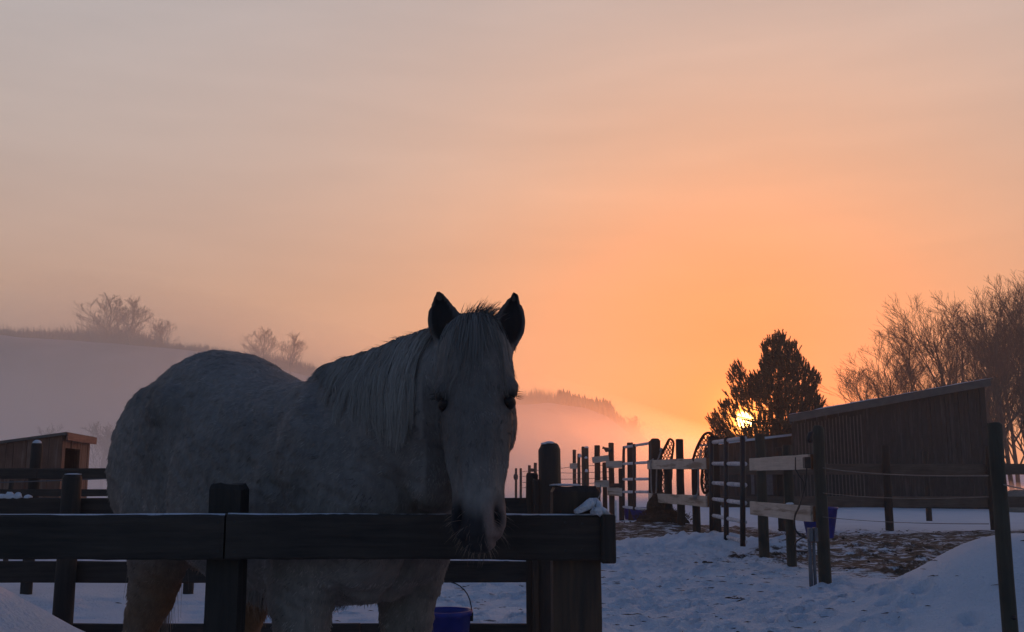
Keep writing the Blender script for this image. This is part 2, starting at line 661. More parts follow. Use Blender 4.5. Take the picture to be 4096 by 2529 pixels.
# ------------------------------------------------------------------ far hills, mist, haze
def hill(name, profile, Y, depth, base=0.0):
    """profile: (px, py) ridge line as seen; the ridge runs at distance Y and falls away on both sides"""
    pts = [at(px, py, Y) for px, py in profile]
    xs = np.linspace(pts[0].x, pts[-1].x, 90)
    zs = np.interp(xs, [p.x for p in pts], [p.z for p in pts])
    ts = np.linspace(-1, 1, 25)
    V, F = [], []
    for i, x in enumerate(xs):
        for t in ts:
            prof = (1 - t * t) ** 1.3
            y = Y + t * depth
            V.append((x + 6 * t, y, (zs[i] + 1.0) * prof - 1.0 + 1.5 * prof * float(fbm(x * .05, y * .05, 3))))
    n = len(ts)
    for i in range(len(xs) - 1):
        for j in range(n - 1):
            a = i * n + j
            F.append((a, a + 1, a + n + 1, a + n))
    mb = MB()
    mb.add(V, F)
    o = mb.build(name, M['hillside'], None, True)
    tag(o, kind='structure')
    return xs, zs


h1x, h1z = hill('hill', [(-900, 1300), (-300, 1320), (0, 1345), (150, 1362), (300, 1368), (500, 1378), (720, 1405), (900, 1430), (1100, 1470), (1400, 1545), (1700, 1650), (1900, 1760), (2060, 1915)], 210, 70)
h2x, h2z = hill('hill', [(1500, 1700), (1750, 1660), (1950, 1625), (2100, 1618), (2200, 1615), (2350, 1640), (2430, 1668), (2500, 1720), (2560, 1770), (2640, 1915)], 330, 60)


def branch_tree(seed, H, spread=0.5, up=0.25, levels=4, trunk_r=0.16, lean=0.0, first=0.25, twig=0.013, forks=3, density=1.0, kids=(11, 6, 5, 4), ratio=(0.55, 0.60)):
    """bare tree: a list of tubes for the trunk and one for the branches, base at the origin"""
    r = random.Random(seed)
    trunk, crown = MB(), MB()

    def grow(p, d, L, rad, lev):
        nseg = 6 if lev == 0 else (4 if lev < 3 else 3)
        pts, rr = [p.copy()], [rad]
        q, dd = p.copy(), d.copy()
        for i in range(nseg):
            w = 0.06 if lev == 0 else 0.16
            dd = (dd + Vector((r.gauss(0, w), r.gauss(0, w), r.gauss(0, w * .5) + (up * .35 if lev else 0)))).normalized()
            q = q + dd * (L / nseg)
            pts.append(q.copy())
            rr.append(max(rad * (1 - 0.72 * (i + 1) / nseg), twig * 0.75))
        (trunk if lev == 0 else crown).tube(pts, rr, 6 if lev == 0 else (4 if lev == 1 else 3), cap=False)
        if lev >= levels:
            return
        nb = int(kids[lev] * density) + r.choice((0, 1))
        for k in range(nb):
            f = (first + (1 - first) * (k + r.random()) / nb) if lev == 0 else (0.2 + 0.8 * (k + r.random()) / nb)
            f = min(f, 0.999)
            i = min(int(f * nseg), nseg - 1)
            a = pts[i].lerp(pts[i + 1], f * nseg - i)
            ax = Vector((r.gauss(0, 1), r.gauss(0, 1), 0)).normalized()
            par = (pts[i + 1] - pts[i]).normalized()
            sp = spread * r.uniform(0.6, 1.3)
            side = (ax - par * ax.dot(par)).normalized()
            nd = (par * math.cos(sp) + side * math.sin(sp)).normalized()
            nl = L * (ratio[0] if lev == 0 else ratio[1]) * (1.15 - 0.55 * f) * r.uniform(.75, 1.2)
            grow(a, nd, nl, max(rr[i] * 0.55, twig), lev + 1)

    grow(Vector((0, 0, -0.5)), Vector((lean, 0, 1)).normalized(), H * 0.80, trunk_r, 0)
    return trunk, crown


def tree_meshes(tag_, n, mat='bark', **kw):
    out = []
    for s in range(n):
        t, c = branch_tree(100 * s + hash_(tag_), **kw)
        tm = t.mesh('trunk')
        cm = c.mesh('crown')
        tm.materials.append(M[mat])
        cm.materials.append(M[mat])
        out.append((tm, cm, float(np.concatenate(c.v)[:, 2].max())))
    return out


def hash_(s):
    return sum(ord(ch) * (i + 3) for i, ch in enumerate(s))


def plant(name, variant, loc, height, rotz, label, group, wide=1.0):
    tm, cm, h0 = variant
    root = empty(name, loc, label, 'tree', group)
    k = height / h0
    for nm, me in (('trunk', tm), ('crown', cm)):
        o = bpy.data.objects.new(nm, me)
        COL.objects.link(o)
        o.parent = root
        o.scale = (k * wide, k * wide, k)
        o.rotation_euler = (0, 0, rotz)
    return root


WOODS = tree_meshes('woods', 5, H=14, spread=0.43, up=0.18, levels=4, trunk_r=0.17, first=0.14, twig=0.009, density=1.0, kids=(11, 6, 5, 3), ratio=(0.52, 0.62))
BROAD = tree_meshes('broad', 3, 'pinebark', H=12, spread=0.40, up=0.12, levels=4, trunk_r=0.26, first=0.03, twig=0.021, density=1.0, kids=(13, 7, 5, 3), ratio=(0.68, 0.60))

# the wood behind the barn: (px, top py, Y, width)
wood_spots = [(3478, 1440, 84, 1.5), (3560, 1345, 82, 1.25), (3640, 1268, 80, 1.2), (3700, 1250, 92, 1.1), (3758, 1152, 77, 1.15), (3828, 1205, 88, 1.0),
              (3890, 1128, 74, 1.05), (3950, 1150, 83, 1.0), (3990, 1122, 71, 1.0), (4048, 1088, 73, 1.0), (4110, 1080, 68, 1.0), (4180, 1060, 72, 1.1),
              (3610, 1420, 97, 1.2), (3790, 1300, 99, 1.2), (3925, 1290, 97, 1.1), (4020, 1230, 92, 1.1), (4085, 1200, 86, 1.0), (3968, 1330, 66, .8)]
wl = {0: 'low outermost bare tree of the wood, spreading over the barn roof nearest the pine',
      4: 'tall rounded bare tree rising above the upper part of the barn roof',
      8: 'bare tree just right of the high corner of the barn roof',
      9: 'tallest bare tree at the right edge of the picture'}
for i, (px, py, Y, w) in enumerate(wood_spots):
    p = at(px, py, Y)
    plant('bare_tree', WOODS[i % 5], (p.x, Y, 0), p.z, 1.7 * i, wl.get(i, 'leafless tree in the dense wood behind the brown barn'), 'bare trees in the wood behind the barn', w)

hill_spots = [(446, 1178, 205, 1.55, 1410, 'tallest bare tree on the misty ridge, left of a twin'), (528, 1190, 203, 1.55, 1410, 'tall bare tree on the misty ridge beside the tallest one'),
              (655, 1268, 205, 1.3, 1430, 'smaller round bare tree on the ridge, right of the tall pair'),
              (1060, 1310, 180, 1.3, 1500, 'wide bare tree in the mist just left of the mane'), (1165, 1330, 178, 1.4, 1500, 'low bare tree in the mist leaning over the dip of the back'),
              (2545, 1655, 250, 1.0, 1800, 'faint bare tree in the orange mist left of the netted hay')]
for i, (px, py, Y, w, pb, lab) in enumerate(hill_spots):
    p = at(px, py, Y)
    b = at(px, pb, Y)
    plant('bare_tree', BROAD[i % 3], (p.x, Y, b.z), p.z - b.z, 2.1 * i, lab, 'bare trees in the mist', w)
# pale trees by the small red shed
for i, (px, py, Y, lab) in enumerate([(255, 1690, 95, 'faint bare tree in the mist behind the small red shed'), (420, 1680, 90, 'faint bare tree in the mist between red shed and horse')]):
    p = at(px, py, Y)
    plant('bare_tree', BROAD[(i + 1) % 3], (p.x, Y, 0), p.z, i, lab, 'bare trees in the mist', 1.2)


def ridge_wood():
    """fringe of far-off tree tops along the two ridges"""
    mb = MB()
    r = random.Random(5)
    for xs, zs, Y, n, hh, dense in ((h1x, h1z, 208, 2800, 4.2, 1), (h2x, h2z, 329, 700, 5.5, 2)):
        for k in range(n):
            x = r.uniform(xs[0], xs[-1])
            z = float(np.interp(x, xs, zs)) - 1.2
            if z < 1.5:
                continue
            h = hh * r.uniform(.35, 1) * (0.6 + 0.8 * float(vnoise(np.array(x * .13), np.array(3.3))))
            y = Y + r.uniform(-3, 3)
            if dense == 2 and x > 15:
                # dark conifers
                for q in range(3):
                    a = q * 2.1
                    w = h * .32
                    mb.add([(x + w * math.cos(a), y + w * math.sin(a), z), (x - w * math.cos(a), y - w * math.sin(a), z), (x, y, z + h * 1.1)], [(0, 1, 2)])
            for q in range(9):
                dx, dy = r.gauss(0, h * .28), r.gauss(0, h * .28)
                hz = h * r.uniform(.6, 1.05)
                w = 0.13
                mb.add([(x + dx * .2 - w, y, z), (x + dx * .2 + w, y, z), (x + dx + .02, y + dy, z + hz)], [(0, 1, 2)])
    o = mb.build('ridge_woodland', M['hillwood'])
    tag(o, 'far fringe of bare treetops along the misty ridges', 'woodland', kind='stuff')


ridge_wood()


def volume(name, density, color, aniso):
    m = bpy.data.materials.new(name)
    m.use_nodes = True
    nt = NT(m.node_tree)
    out = nt.n('ShaderNodeOutputMaterial')
    v = nt.n('ShaderNodeVolumePrincipled')
    v.inputs['Color'].default_value = (*color, 1)
    v.inputs['Density'].default_value = density
    v.inputs['Anisotropy'].default_value = aniso
    nt.link(v.outputs[0], out.inputs['Volume'])
    return m


HAZE_D, HAZE_G = 0.0012, 0.72
mb = MB()
mb.box((-340, -80, -6), (340, 450, 52))
tag(mb.build('haze', volume('pale haze', HAZE_D, (0.98, 0.97, 0.97), HAZE_G)), 'thin pale haze filling the air', 'haze', kind='stuff')

MIST_D, MIST_G = 0.09, 0.87


def mist(cx, cy, rx, ry, h, density, label, g=None):
    mb = MB()
    # a long low ridge of air, thinning upward: cusp-shaped section
    rings = []
    ts = np.concatenate([np.linspace(-1, 0, 13), np.linspace(0, 1, 13)[1:]])
    for x in np.linspace(-1, 1, 41):
        k = max(0.002, 1 - x * x) ** 2.2 * (0.85 + 0.45 * float(fbm(np.array(x * 3 + cx), np.array(cy * 1.0), 2)))
        top = np.column_stack([np.full(25, cx + rx * x), cy + ry * ts, np.maximum(h * k * (1 - np.abs(ts)) ** 2.3, 0.02)])
        bot = np.column_stack([np.full(25, cx + rx * x), cy + ry * ts[::-1], np.full(25, -1.5)])
        rings.append(np.concatenate([top, bot]))
    mb.loft(rings)
    o = mb.build('mist_bank', volume('ground mist', density, (1.0, 0.975, 0.965), g or MIST_G), None, False)
    bm = bmesh.new()
    bm.from_mesh(o.data)
    bmesh.ops.recalc_face_normals(bm, faces=bm.faces)
    if bm.calc_volume(signed=True) < 0:
        bmesh.ops.reverse_faces(bm, faces=bm.faces)
    bm.to_mesh(o.data)
    bm.free()
    tag(o, label, 'mist', kind='stuff')


mist(-85, 108, 150, 28, 31, MIST_D, 'low bank of mist lying before the left ridge')
mist(-30, 66, 80, 18, 10, 0.075, 'low pale sheet of ground mist over the near field')
mist(-40, 215, 135, 48, 26, MIST_D * .6, 'low glowing bank of mist across the far field', 0.70)
# ------------------------------------------------------------------ boards and posts
def board(parent, a, b, h, t, mat, name='rail', seed=None, warp=0.004, seg=None, flip=0.0):
    """plank from a to b (centre of its section), height h, thickness t; chamfered and slightly uneven"""
    a, b = Vector(a), Vector(b)
    L = (b - a).length
    r = np.random.default_rng(seed if seed is not None else int(abs(a.x * 977 + a.z * 331 + b.y * 71) * 10) % 100000)
    n = seg or max(2, min(14, int(L / 0.3) + 1))
    c = min(0.006, t * .2)
    off = r.uniform(0, 100)
    sec = np.array([(-t / 2, -h / 2 + c), (-t / 2 + c, -h / 2), (t / 2 - c, -h / 2), (t / 2, -h / 2 + c), (t / 2, h / 2 - c), (t / 2 - c, h / 2), (-t / 2 + c, h / 2), (-t / 2, h / 2 - c)])
    rings = []
    for i in range(n + 1):
        x = -L / 2 + L * i / n
        q_ = off + x * 2.2
        dz = warp * 2.4 * float(fbm(np.array(q_), np.array(1.5), 3))
        dy = warp * 2.0 * float(fbm(np.array(q_), np.array(7.5), 2))
        s = sec + np.array([dy, dz])
        s[4:, 1] += warp * 1.6 * float(fbm(np.array(q_ * 4), np.array(3.5), 3))
        s[:4, 1] += warp * 1.6 * float(fbm(np.array(q_ * 4), np.array(9.5), 3))
        s = s + r.normal(0, warp * .12, sec.shape)
        rings.append(np.column_stack([np.full(8, x), s[:, 0], s[:, 1]]))
    mb = MB()
    mb.loft(rings)
    me = mb.mesh(name)
    me.flip_normals()
    X = (b - a).normalized()
    Yv = Vector((0, 0, 1)).cross(X).normalized()
    Z = X.cross(Yv)
    R = Matrix((X, Yv, Z)).transposed().to_4x4()
    o = link(name, me, mat, parent)
    pl = parent.matrix_world.translation if parent is not None else Vector((0, 0, 0))
    o.matrix_local = Matrix.Translation((a + b) / 2 - pl) @ R
    return o


def post(parent, x, y, ztop, w, mat, name='post', round_=True, zbot=-0.35, d=None, top='flat', seed=0, lean=(0, 0)):
    r = np.random.default_rng(seed + int(abs(x * 131 + y * 37) * 10))
    mb = MB()
    zs = list(np.linspace(zbot, ztop - 0.02, 9)) + [ztop - 0.004]
    k = 14 if round_ else 12
    rings = []
    ph = r.uniform(0, 6.28, 3)
    for i, z in enumerate(zs):
        f = (z - zbot) / (ztop - zbot)
        s = w / 2 * (1.03 - 0.06 * f) * (1 if i < len(zs) - 1 else 0.86)
        sd = (d or w) / 2 * (1.03 - 0.06 * f) * (1 if i < len(zs) - 1 else 0.86)
        pts = []
        for j in range(k):
            th = 2 * math.pi * (j + .5) / k
            if round_:
                rad = 1 + 0.035 * math.sin(2 * th + ph[0] + z) + 0.02 * math.sin(5 * th + ph[1])
                pts.append((s * rad * math.cos(th), sd * rad * math.sin(th), z))
            else:
                cx, sx = math.cos(th), math.sin(th)
                q = max(abs(cx), abs(sx))
                ex = 0.94 if min(abs(cx), abs(sx)) / q > .8 else 1.0
                pts.append((s * cx / q * ex, sd * sx / q * ex, z))
        pts = np.array(pts)
        pts[:, 0] += lean[0] * f + r.normal(0, .002)
        pts[:, 1] += lean[1] * f
        if i >= len(zs) - 2:
            if top == 'slant':
                pts[:, 2] -= (pts[:, 0] / max(s, 1e-4)) * 0.018
            pts[:, 2] += r.normal(0, 0.002, k)
        rings.append(pts)
    if top == 'dome':
        last = rings[-1].copy()
        for q, (sc, dz) in enumerate(((0.94, 0.010), (0.80, 0.019), (0.45, 0.023))):
            rr = last.copy()
            c = last.mean(0)
            rr[:, :2] = c[:2] + (last[:, :2] - c[:2]) * sc
            rr[:, 2] += dz * w / 0.14
            rings.append(rr)
    mb.loft(rings)
    me = mb.mesh(name)
    pl = parent.matrix_world.translation if parent is not None else Vector((0, 0, 0))
    return link(name, me, mat, parent, Vector((x, y, 0)) - pl, None, round_)


def snow_lump(parent, spots, name='snow_cap'):
    """spots: (x, y, z, rx, ry, rz) rounded caps of snow in one piece"""
    mb = MB()
    r = np.random.default_rng(int(abs(spots[0][0]) * 100))
    for (x, y, z, rx, ry, rz) in spots:
        q = MB()
        q.ellipsoid((0, 0, 0), ((rx, 0, 0), (0, ry, 0), (0, 0, rz)), 12, 8)
        v = q.v[0] * r.uniform(.9, 1.1, (len(q.v[0]), 1))
        v[:, 2] = np.where(v[:, 2] < 0, v[:, 2] * .25, v[:, 2])
        mb.add(v + np.array([x, y, z]), q.f)
    return mb.build(name, M['snow'], parent, True)


def PX(px, Y):
    return (px - CX) / FPX * Y * 1.0 / 1.0


def px_x(px, py, Y):
    return at(px, py, Y).x


def post_px(parent, px, pytop, Y, wpx, mat, **kw):
    p = at(px, pytop, Y)
    w = wpx / FPX * (at(px, pytop, Y) - Vector((0, 0, CAMZ))).length * 0.98
    return post(parent, p.x, Y, p.z, w, mat, **kw), p


# --- near fence, in front of the horse
YN = 3.05
FN = empty('board_fence', (-0.9, YN, 0), 'black board fence across the front that the horse reaches its nose over', 'fence')
zt, zb = at(905, 2058, YN).z, at(905, 2237, YN).z
hN = zt - zb
zc = (zt + zb) / 2
xj = at(905, 2147, YN).x
xe = at(2402, 2147, YN).x
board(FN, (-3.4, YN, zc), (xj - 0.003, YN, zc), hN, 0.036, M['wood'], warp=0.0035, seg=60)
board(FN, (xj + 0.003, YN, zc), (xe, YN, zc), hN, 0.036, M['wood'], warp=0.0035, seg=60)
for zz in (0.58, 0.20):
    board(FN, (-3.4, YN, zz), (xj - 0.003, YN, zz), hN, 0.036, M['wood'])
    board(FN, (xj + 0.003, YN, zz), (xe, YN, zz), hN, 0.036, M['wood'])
for (xa, xb, sd) in ((-3.4, xj - .004, 1), (xj + .004, xe, 2)):
    # thin pale strip along the top edge
    rr = np.random.default_rng(sd)
    V, F = [], []
    n = int((xb - xa) / .02)
    for i in range(n + 1):
        x = xa + (xb - xa) * i / n
        h = 0.0012 + 0.0035 * max(0.0, float(fbm(np.array(x * 6.0), np.array(sd * 3.0), 3)) * 2 + .45)
        V += [(x, YN - .012, zt - .002), (x, YN - .004, zt + h), (x, YN + .012, zt + h * .8), (x, YN + .016, zt - .002)]
    for i in range(n):
        for j in range(3):
            F.append((i * 4 + j, i * 4 + 4 + j, i * 4 + 5 + j, i * 4 + 1 + j))
    mb = MB()
    mb.add(V, F)
    mb.build('pale_edge', M['snow'], FN, True)
for (px_, py_) in ((872, 2090), (872, 2205), (938, 2088), (938, 2208), (2262, 2092), (2262, 2204), (2330, 2096), (2330, 2200)):
    q = at(px_, py_, YN - .019)
    mb = MB()
    mb.tube([(q.x, q.y - .0025, q.z), (q.x, q.y + .004, q.z)], 0.0042, 8)
    mb.build('nail', M['pipe'], FN)
post_px(FN, 920, 1930, YN + 0.085, 132, M['woodz'], round_=False, d=0.11)
pe = at(2298, 1940, YN + 0.10)
post(FN, pe.x, YN + 0.10, pe.z, 0.152, M['wetz'], round_=False, d=0.15, name='end_post')
# short upright cleat closing the rail ends
pc = at(2431, 2155, YN - 0.005)
mbc = MB()
ch_, cw_, cd_ = 0.139, 0.044, 0.10
mbc.box((pc.x - cw_ / 2, YN - 0.03, pc.z - ch_ / 2), (pc.x + cw_ / 2, YN + cd_, pc.z + ch_ / 2))
o = mbc.build('cleat', M['woodz'], FN)
bv = o.modifiers.new('bevel', 'BEVEL')
bv.width = 0.006
bv.segments = 2
snow_lump(FN, [(pe.x - 0.03, YN + 0.1, pe.z - 0.002, 0.05, 0.05, 0.006)])

# snowy twine and clip left on the end of the rail
sr = empty('frozen_rope', at(2370, 2050, YN), 'snow-caked rope tangle lying on the right end of the front rail', 'rope')
mb = MB()
R_ = [at(2302, 2048, YN - .01), at(2318, 2040, YN - .02), at(2340, 2028, YN - .02), at(2362, 2014, YN), at(2385, 2009, YN + .02), at(2396, 2020, YN), at(2398, 2036, YN - .01), at(2418, 2048, YN - .01), at(2436, 2062, YN)]
mb.tube(R_, [0.008, 0.010, 0.013, 0.016, 0.013, 0.010, 0.011, 0.011, 0.007], 8)
mb.build('cord', M['snow'], sr, True)
mb = MB()
mb.tube([at(2368, 2052, YN - .02), at(2380, 2043, YN - .03), at(2392, 2046, YN - .03), at(2400, 2056, YN - .02), at(2394, 2064, YN - .02)], [0.008, 0.012, 0.011, 0.009, 0.006], 8)
mb.build('knot', M['snow'], sr, True)
mb = MB()
mb.tube([at(2385, 2004, YN + .02), at(2398, 1985, YN + .03), at(2404, 1968, YN + .04), at(2403, 1940, YN + .05)], 0.002, 5)
mb.build('twine', M['rope'], sr)

# --- fence behind the horse
YM = 6.3
FM = empty('board_fence', (-0.5, YM, 0), 'dark board fence running behind the horse, snow on its rail at the left', 'fence')
xr = at(2150, 2020, YM).x
for (y0, y1) in ((1990, 2056), (2244, 2330), (2494, 2590)):
    z1, z0 = at(1000, y0, YM).z, at(1000, y1, YM).z
    xs_ = [-5.2, at(292, 2020, YM).x, -0.9, xr]
    for i in range(3):
        board(FM, (xs_[i] + .002, YM + 0.0, (z0 + z1) / 2), (xs_[i + 1] - .002, YM, (z0 + z1) / 2), z1 - z0, 0.03, M['wood'], warp=0.006, seed=int(y0 + i))
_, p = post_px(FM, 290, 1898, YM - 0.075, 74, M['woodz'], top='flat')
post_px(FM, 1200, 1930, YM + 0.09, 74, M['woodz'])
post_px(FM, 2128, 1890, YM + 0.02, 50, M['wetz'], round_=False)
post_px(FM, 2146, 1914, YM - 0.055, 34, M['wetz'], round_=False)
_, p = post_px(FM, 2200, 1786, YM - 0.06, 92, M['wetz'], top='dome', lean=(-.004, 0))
snow_lump(FM, [(p.x - 0.005, YM - 0.06, p.z + 0.018, 0.035, 0.05, 0.014), (p.x - 0.035, YM - 0.07, p.z + 0.013, 0.025, 0.04, 0.01)])
zr = at(60, 1990, YM).z
snow_lump(FM, [(at(px, 1985, YM).x, YM, zr - 0.002, rx, 0.022, rz) for px, rx, rz in ((5, .05, .022), (38, .034, .036), (72, .026, .032), (112, .026, .018), (-60, .08, .03))])
snow_lump(FM, [(at(292, 1898, YM - .075).x, YM - 0.075, at(292, 1898, YM - .075).z, 0.048, 0.045, 0.006)])

# --- blue bucket standing by that fence, handle up
bx = at(1782, 2440, 6.05)
BK = empty('bucket', (bx.x, 6.05, 0), 'blue bucket with wire handle on the snow behind the foreleg', 'bucket')


def bucket(parent, c, r0, r1, h, mat, n=26):
    """tapered pail: open top, rim, wall thickness"""
    mb = MB()
    prof = [(0.0, 0.004), (r0 * .96, 0.0), (r0, 0.01), (r1, h - 0.03), (r1 + .008, h - 0.028), (r1 + .010, h), (r1 - .004, h), (r1 - .006, h - .03), (r0 - .006, 0.015), (0.0, 0.015)]
    rings = []
    for (rr, z) in prof:
        rr = max(rr, 0.002)
        rings.append(np.array([(c[0] + rr * math.cos(2 * math.pi * j / n), c[1] + rr * math.sin(2 * math.pi * j / n), c[2] + z) for j in range(n)]))
    mb.loft(rings, cap=True)
    return mb.build('pail', mat, parent, True)


ztop = at(1782, 2440, 6.05).z
bucket(BK, (bx.x, 6.05, ztop - 0.33), 0.115, 0.146, 0.33, M['blue'])
mb = MB()
hp = []
pk = at(1790, 2325, 6.05)
for i in range(17):
    th = math.pi * i / 16
    hp.append((bx.x + 0.150 * math.cos(th), 6.05 - 0.02 * math.sin(th), ztop - 0.03 + (pk.z - ztop + 0.03) * math.sin(th) ** 0.8))
mb.tube(hp, 0.0035, 6)
HD = mb.build('handle', M['rubber'], BK, True)
for s in (-1, 1):
    mb = MB()
    mb.box((bx.x + s * 0.150 - 0.008, 6.03, ztop - 0.06), (bx.x + s * 0.150 + 0.008, 6.07, ztop - 0.015))
    mb.build('handle_lug', M['rubber'], HD)

# --- farther fence at the left, before the red shed
YL = 10.5
FL = empty('board_fence', (-4.5, YL, 0), 'third board fence back at the left, in front of the small red shed', 'fence')
for (y0, y1) in ((1874, 1916), (1957, 1986), (2060, 2100)):
    z1, z0 = at(300, y0, YL).z, at(300, y1, YL).z
    board(FL, (-9, YL, (z0 + z1) / 2), (at(150, 1900, YL).x, YL, (z0 + z1) / 2), z1 - z0, 0.04, M['wood'], seed=int(y0))
    board(FL, (at(150, 1900, YL).x + .004, YL, (z0 + z1) / 2), (-1.2, YL, (z0 + z1) / 2), z1 - z0, 0.04, M['wood'], seed=int(y1))
_, p = post_px(FL, 148, 1772, YL + 0.08, 40, M['woodz'])
snow_lump(FL, [(p.x, p.y, p.z - .003, 0.045, 0.045, 0.035)])
post_px(FL, 780, 1790, YL + 0.08, 40, M['woodz'])
mb = MB()
mb.tube([at(-300, 1938, YL - .1), at(0, 1930, YL - .1), at(250, 1922, YL - .1), at(450, 1914, YL - .1), at(800, 1905, YL - .1)], 0.006, 5)
mb.build('wire', M['wire'], FL)
_, p = post_px(FL, 47, 1921, 13.0, 18, M['woodz'])


# --- small red shed at the left
def shed_wall(parent, a, b, zta, ztb, n, mat, name='plank', proud=0.018, zbase=-0.2, skip=None):
    """upright planks from a to b (plan points); the top runs from zta to ztb; returns outward normal"""
    a, b = Vector((a[0], a[1], 0)), Vector((b[0], b[1], 0))
    d = b - a
    L = d.length
    d.normalize()
    nrm = Vector((d.y, -d.x, 0))
    r = random.Random(int(abs(a.x) * 100))
    cuts = [0.0] + [(i + r.uniform(-.28, .28)) / n for i in range(1, n)] + [1.0]
    for i in range(n):
        f0, f1 = cuts[i], cuts[i + 1]
        p0, p1 = a + d * (L * f0 + 0.004), a + d * (L * f1 - 0.004)
        t0, t1 = zta + (ztb - zta) * f0, zta + (ztb - zta) * f1
        o1 = nrm * (proud * r.uniform(.2, 1.2))
        o0 = -nrm * 0.03
        zb = zbase
        if skip and skip(f0, f1):
            zb = skip(f0, f1)
        V = [p0 + o0, p1 + o0, p1 + o1, p0 + o1]
        V = [(v.x, v.y, zb) for v in V] + [(V[0].x, V[0].y, t0), (V[1].x, V[1].y, t1), (V[2].x, V[2].y, t1), (V[3].x, V[3].y, t0)]
        mb = MB()
        mb.add(V, [(0, 1, 2, 3), (7, 6, 5, 4), (0, 4, 5, 1), (1, 5, 6, 2), (2, 6, 7, 3), (3, 7, 4, 0)])
        cx = tuple((p0 + p1) / 2)
        mb.build(name, mat, parent, False, (cx[0], cx[1], 0))
    return nrm


RS = empty('run_in_shed', (-8.78, 20, 0), 'small red-brown plank shed with a dark doorway, seen at the left edge', 'shed')
c0 = at(250, 1742, 20)
lw = Vector((-.984, -.18, 0))
rw = Vector((-.18, .984, 0))
cA = (c0.x, 20.0)
cB = (c0.x + lw.x * 5.4, 20 + lw.y * 5.4)
cC = (c0.x + rw.x * 2.4, 20 + rw.y * 2.4)
zA = c0.z
sl = 0.155
shed_wall(RS, cB, cA, zA - sl * 5.4, zA, 26, M['red_siding'])
dz_top = at(280, 1796, 21).z
shed_wall(RS, cA, cC, zA - .02, zA - .02, 10, M['red_siding'], skip=lambda f0, f1: dz_top if 0.08 < (f0 + f1) / 2 < 0.62 else None)
mb = MB()
n2 = Vector((cB[0], cB[1], 0)) + rw * 2.4
P = [Vector((cA[0], cA[1], 0)), Vector((cC[0], cC[1], 0)), n2, Vector((cB[0], cB[1], 0))]
inn = [p.lerp((P[0] + P[2]) / 2, 0.06) for p in P]
mb.add([(p.x, p.y, -.1) for p in inn] + [(inn[0].x, inn[0].y, zA - .1), (inn[1].x, inn[1].y, zA - .1), (inn[2].x, inn[2].y, zA - .95), (inn[3].x, inn[3].y, zA - .95)], [(1, 2, 6, 5), (2, 3, 7, 6)])
mb.build('back_wall', M['red_siding'], RS)
mb = MB()
o = 0.09
RP = [P[0] - lw * o - rw * o, P[1] - lw * o + rw * o, n2 + rw * o + lw * .1, P[3] - rw * o + lw * .1]
zr_ = [zA + .015, zA + .015, zA - sl * 5.5 + .015, zA - sl * 5.5 + .015]
mb.add([(p.x, p.y, z) for p, z in zip(RP, zr_)] + [(p.x, p.y, z + .05) for p, z in zip(RP, zr_)], [(0, 3, 2, 1), (4, 5, 6, 7), (0, 1, 5, 4), (1, 2, 6, 5), (2, 3, 7, 6), (3, 0, 4, 7)])
mb.build('roof', M['fascia'], RS)
f0, f1 = RP[0] - lw * .02, RP[1] - lw * .02
board(RS, (f0.x, f0.y, zA - .02), (f1.x, f1.y, zA - .02), 0.15, 0.03, M['red_fascia'], 'fascia')

# --- the brown barn at the right, turned a little towards the yard
YB = 42.0
A2 = Vector((at(3165, 1690, YB).x, YB, 0))
dv = Vector((A2.x, A2.y, 0)).normalized()          # depth of the barn
wv = Vector((dv.y, -dv.x, 0))                      # along its front
tB = 0.0
for it in range(400):
    q = A2 + wv * (it * .02)
    tB = it * .02
    if CX + FPX * q.x / (q.y * math.cos(PITCH) + (3.9 - CAMZ) * math.sin(PITCH)) >= 3942:
        break
B2 = A2 + wv * tB
BN = empty('barn', tuple((A2 + B2) / 2), 'brown lean-to barn with a sloping snowy roof rising to the right', 'barn')
zl_, zr2 = at(3165, 1672, A2.y).z, at(3942, 1540, B2.y).z
shed_wall(BN, A2, B2, zl_, zr2, 44, M['siding'], 'siding_board', 0.04)


def prism(plan, z0s, z1s):
    """upright block on a plan outline given anticlockwise"""
    n = len(plan)
    mb = MB()
    mb.add([(p.x, p.y, z) for p, z in zip(plan, z0s)] + [(p.x, p.y, z) for p, z in zip(plan, z1s)],
           [tuple(range(n - 1, -1, -1)), tuple(range(n, 2 * n))] + [(i, (i + 1) % n, n + (i + 1) % n, n + i) for i in range(n)])
    return mb


prism([A2 + dv * .07, B2 + dv * .07, B2 + dv * .12, A2 + dv * .12], [-.2] * 4, [zl_ - .05, zr2 - .05, zr2 - .05, zl_ - .05]).build('inner_wall', M['siding'], BN)
for P0, zz in ((A2 + wv * .02, zl_), (B2 - wv * .08, zr2)):
    prism([P0 + dv * .06, P0 + wv * .06 + dv * .06, P0 + wv * .06 + dv * 6, P0 + dv * 6], [-.2] * 4, [zz - .04] * 4).build('side_wall', M['siding'], BN)
r_ = random.Random(4)
for i in range(19):
    f = (i + .6) * .0185 + .02
    p = A2 + wv * (tB * f)
    zt_ = zl_ + (zr2 - zl_) * f - .05
    prism([p - dv * .095, p + wv * .036 - dv * .095, p + wv * .036 - dv * .045, p - dv * .045], [-.1] * 4, [zt_ - r_.uniform(.2, .32)] * 4).build('batten', M['fascia'], BN, False, tuple(p))
Q0, Q1 = A2 - wv * .08 - dv * .32, B2 + wv * .27 - dv * .32
q0z, q1z = at(3158, 1664, Q0.y).z, at(3968, 1517, Q1.y).z
prism([Q0, Q1, Q1 + dv * 6.6, Q0 + dv * 6.6], [q0z - .02, q1z - .02, q1z - .02, q0z - .02], [q0z + .05, q1z + .05, q1z + .05, q0z + .05]).build('roof', M['fascia'], BN)
BROOF = bpy.data.objects[BN.children[-1].name] if BN.children[-1].name.startswith('roof') else [c for c in BN.children if c.name.startswith('roof')][0]
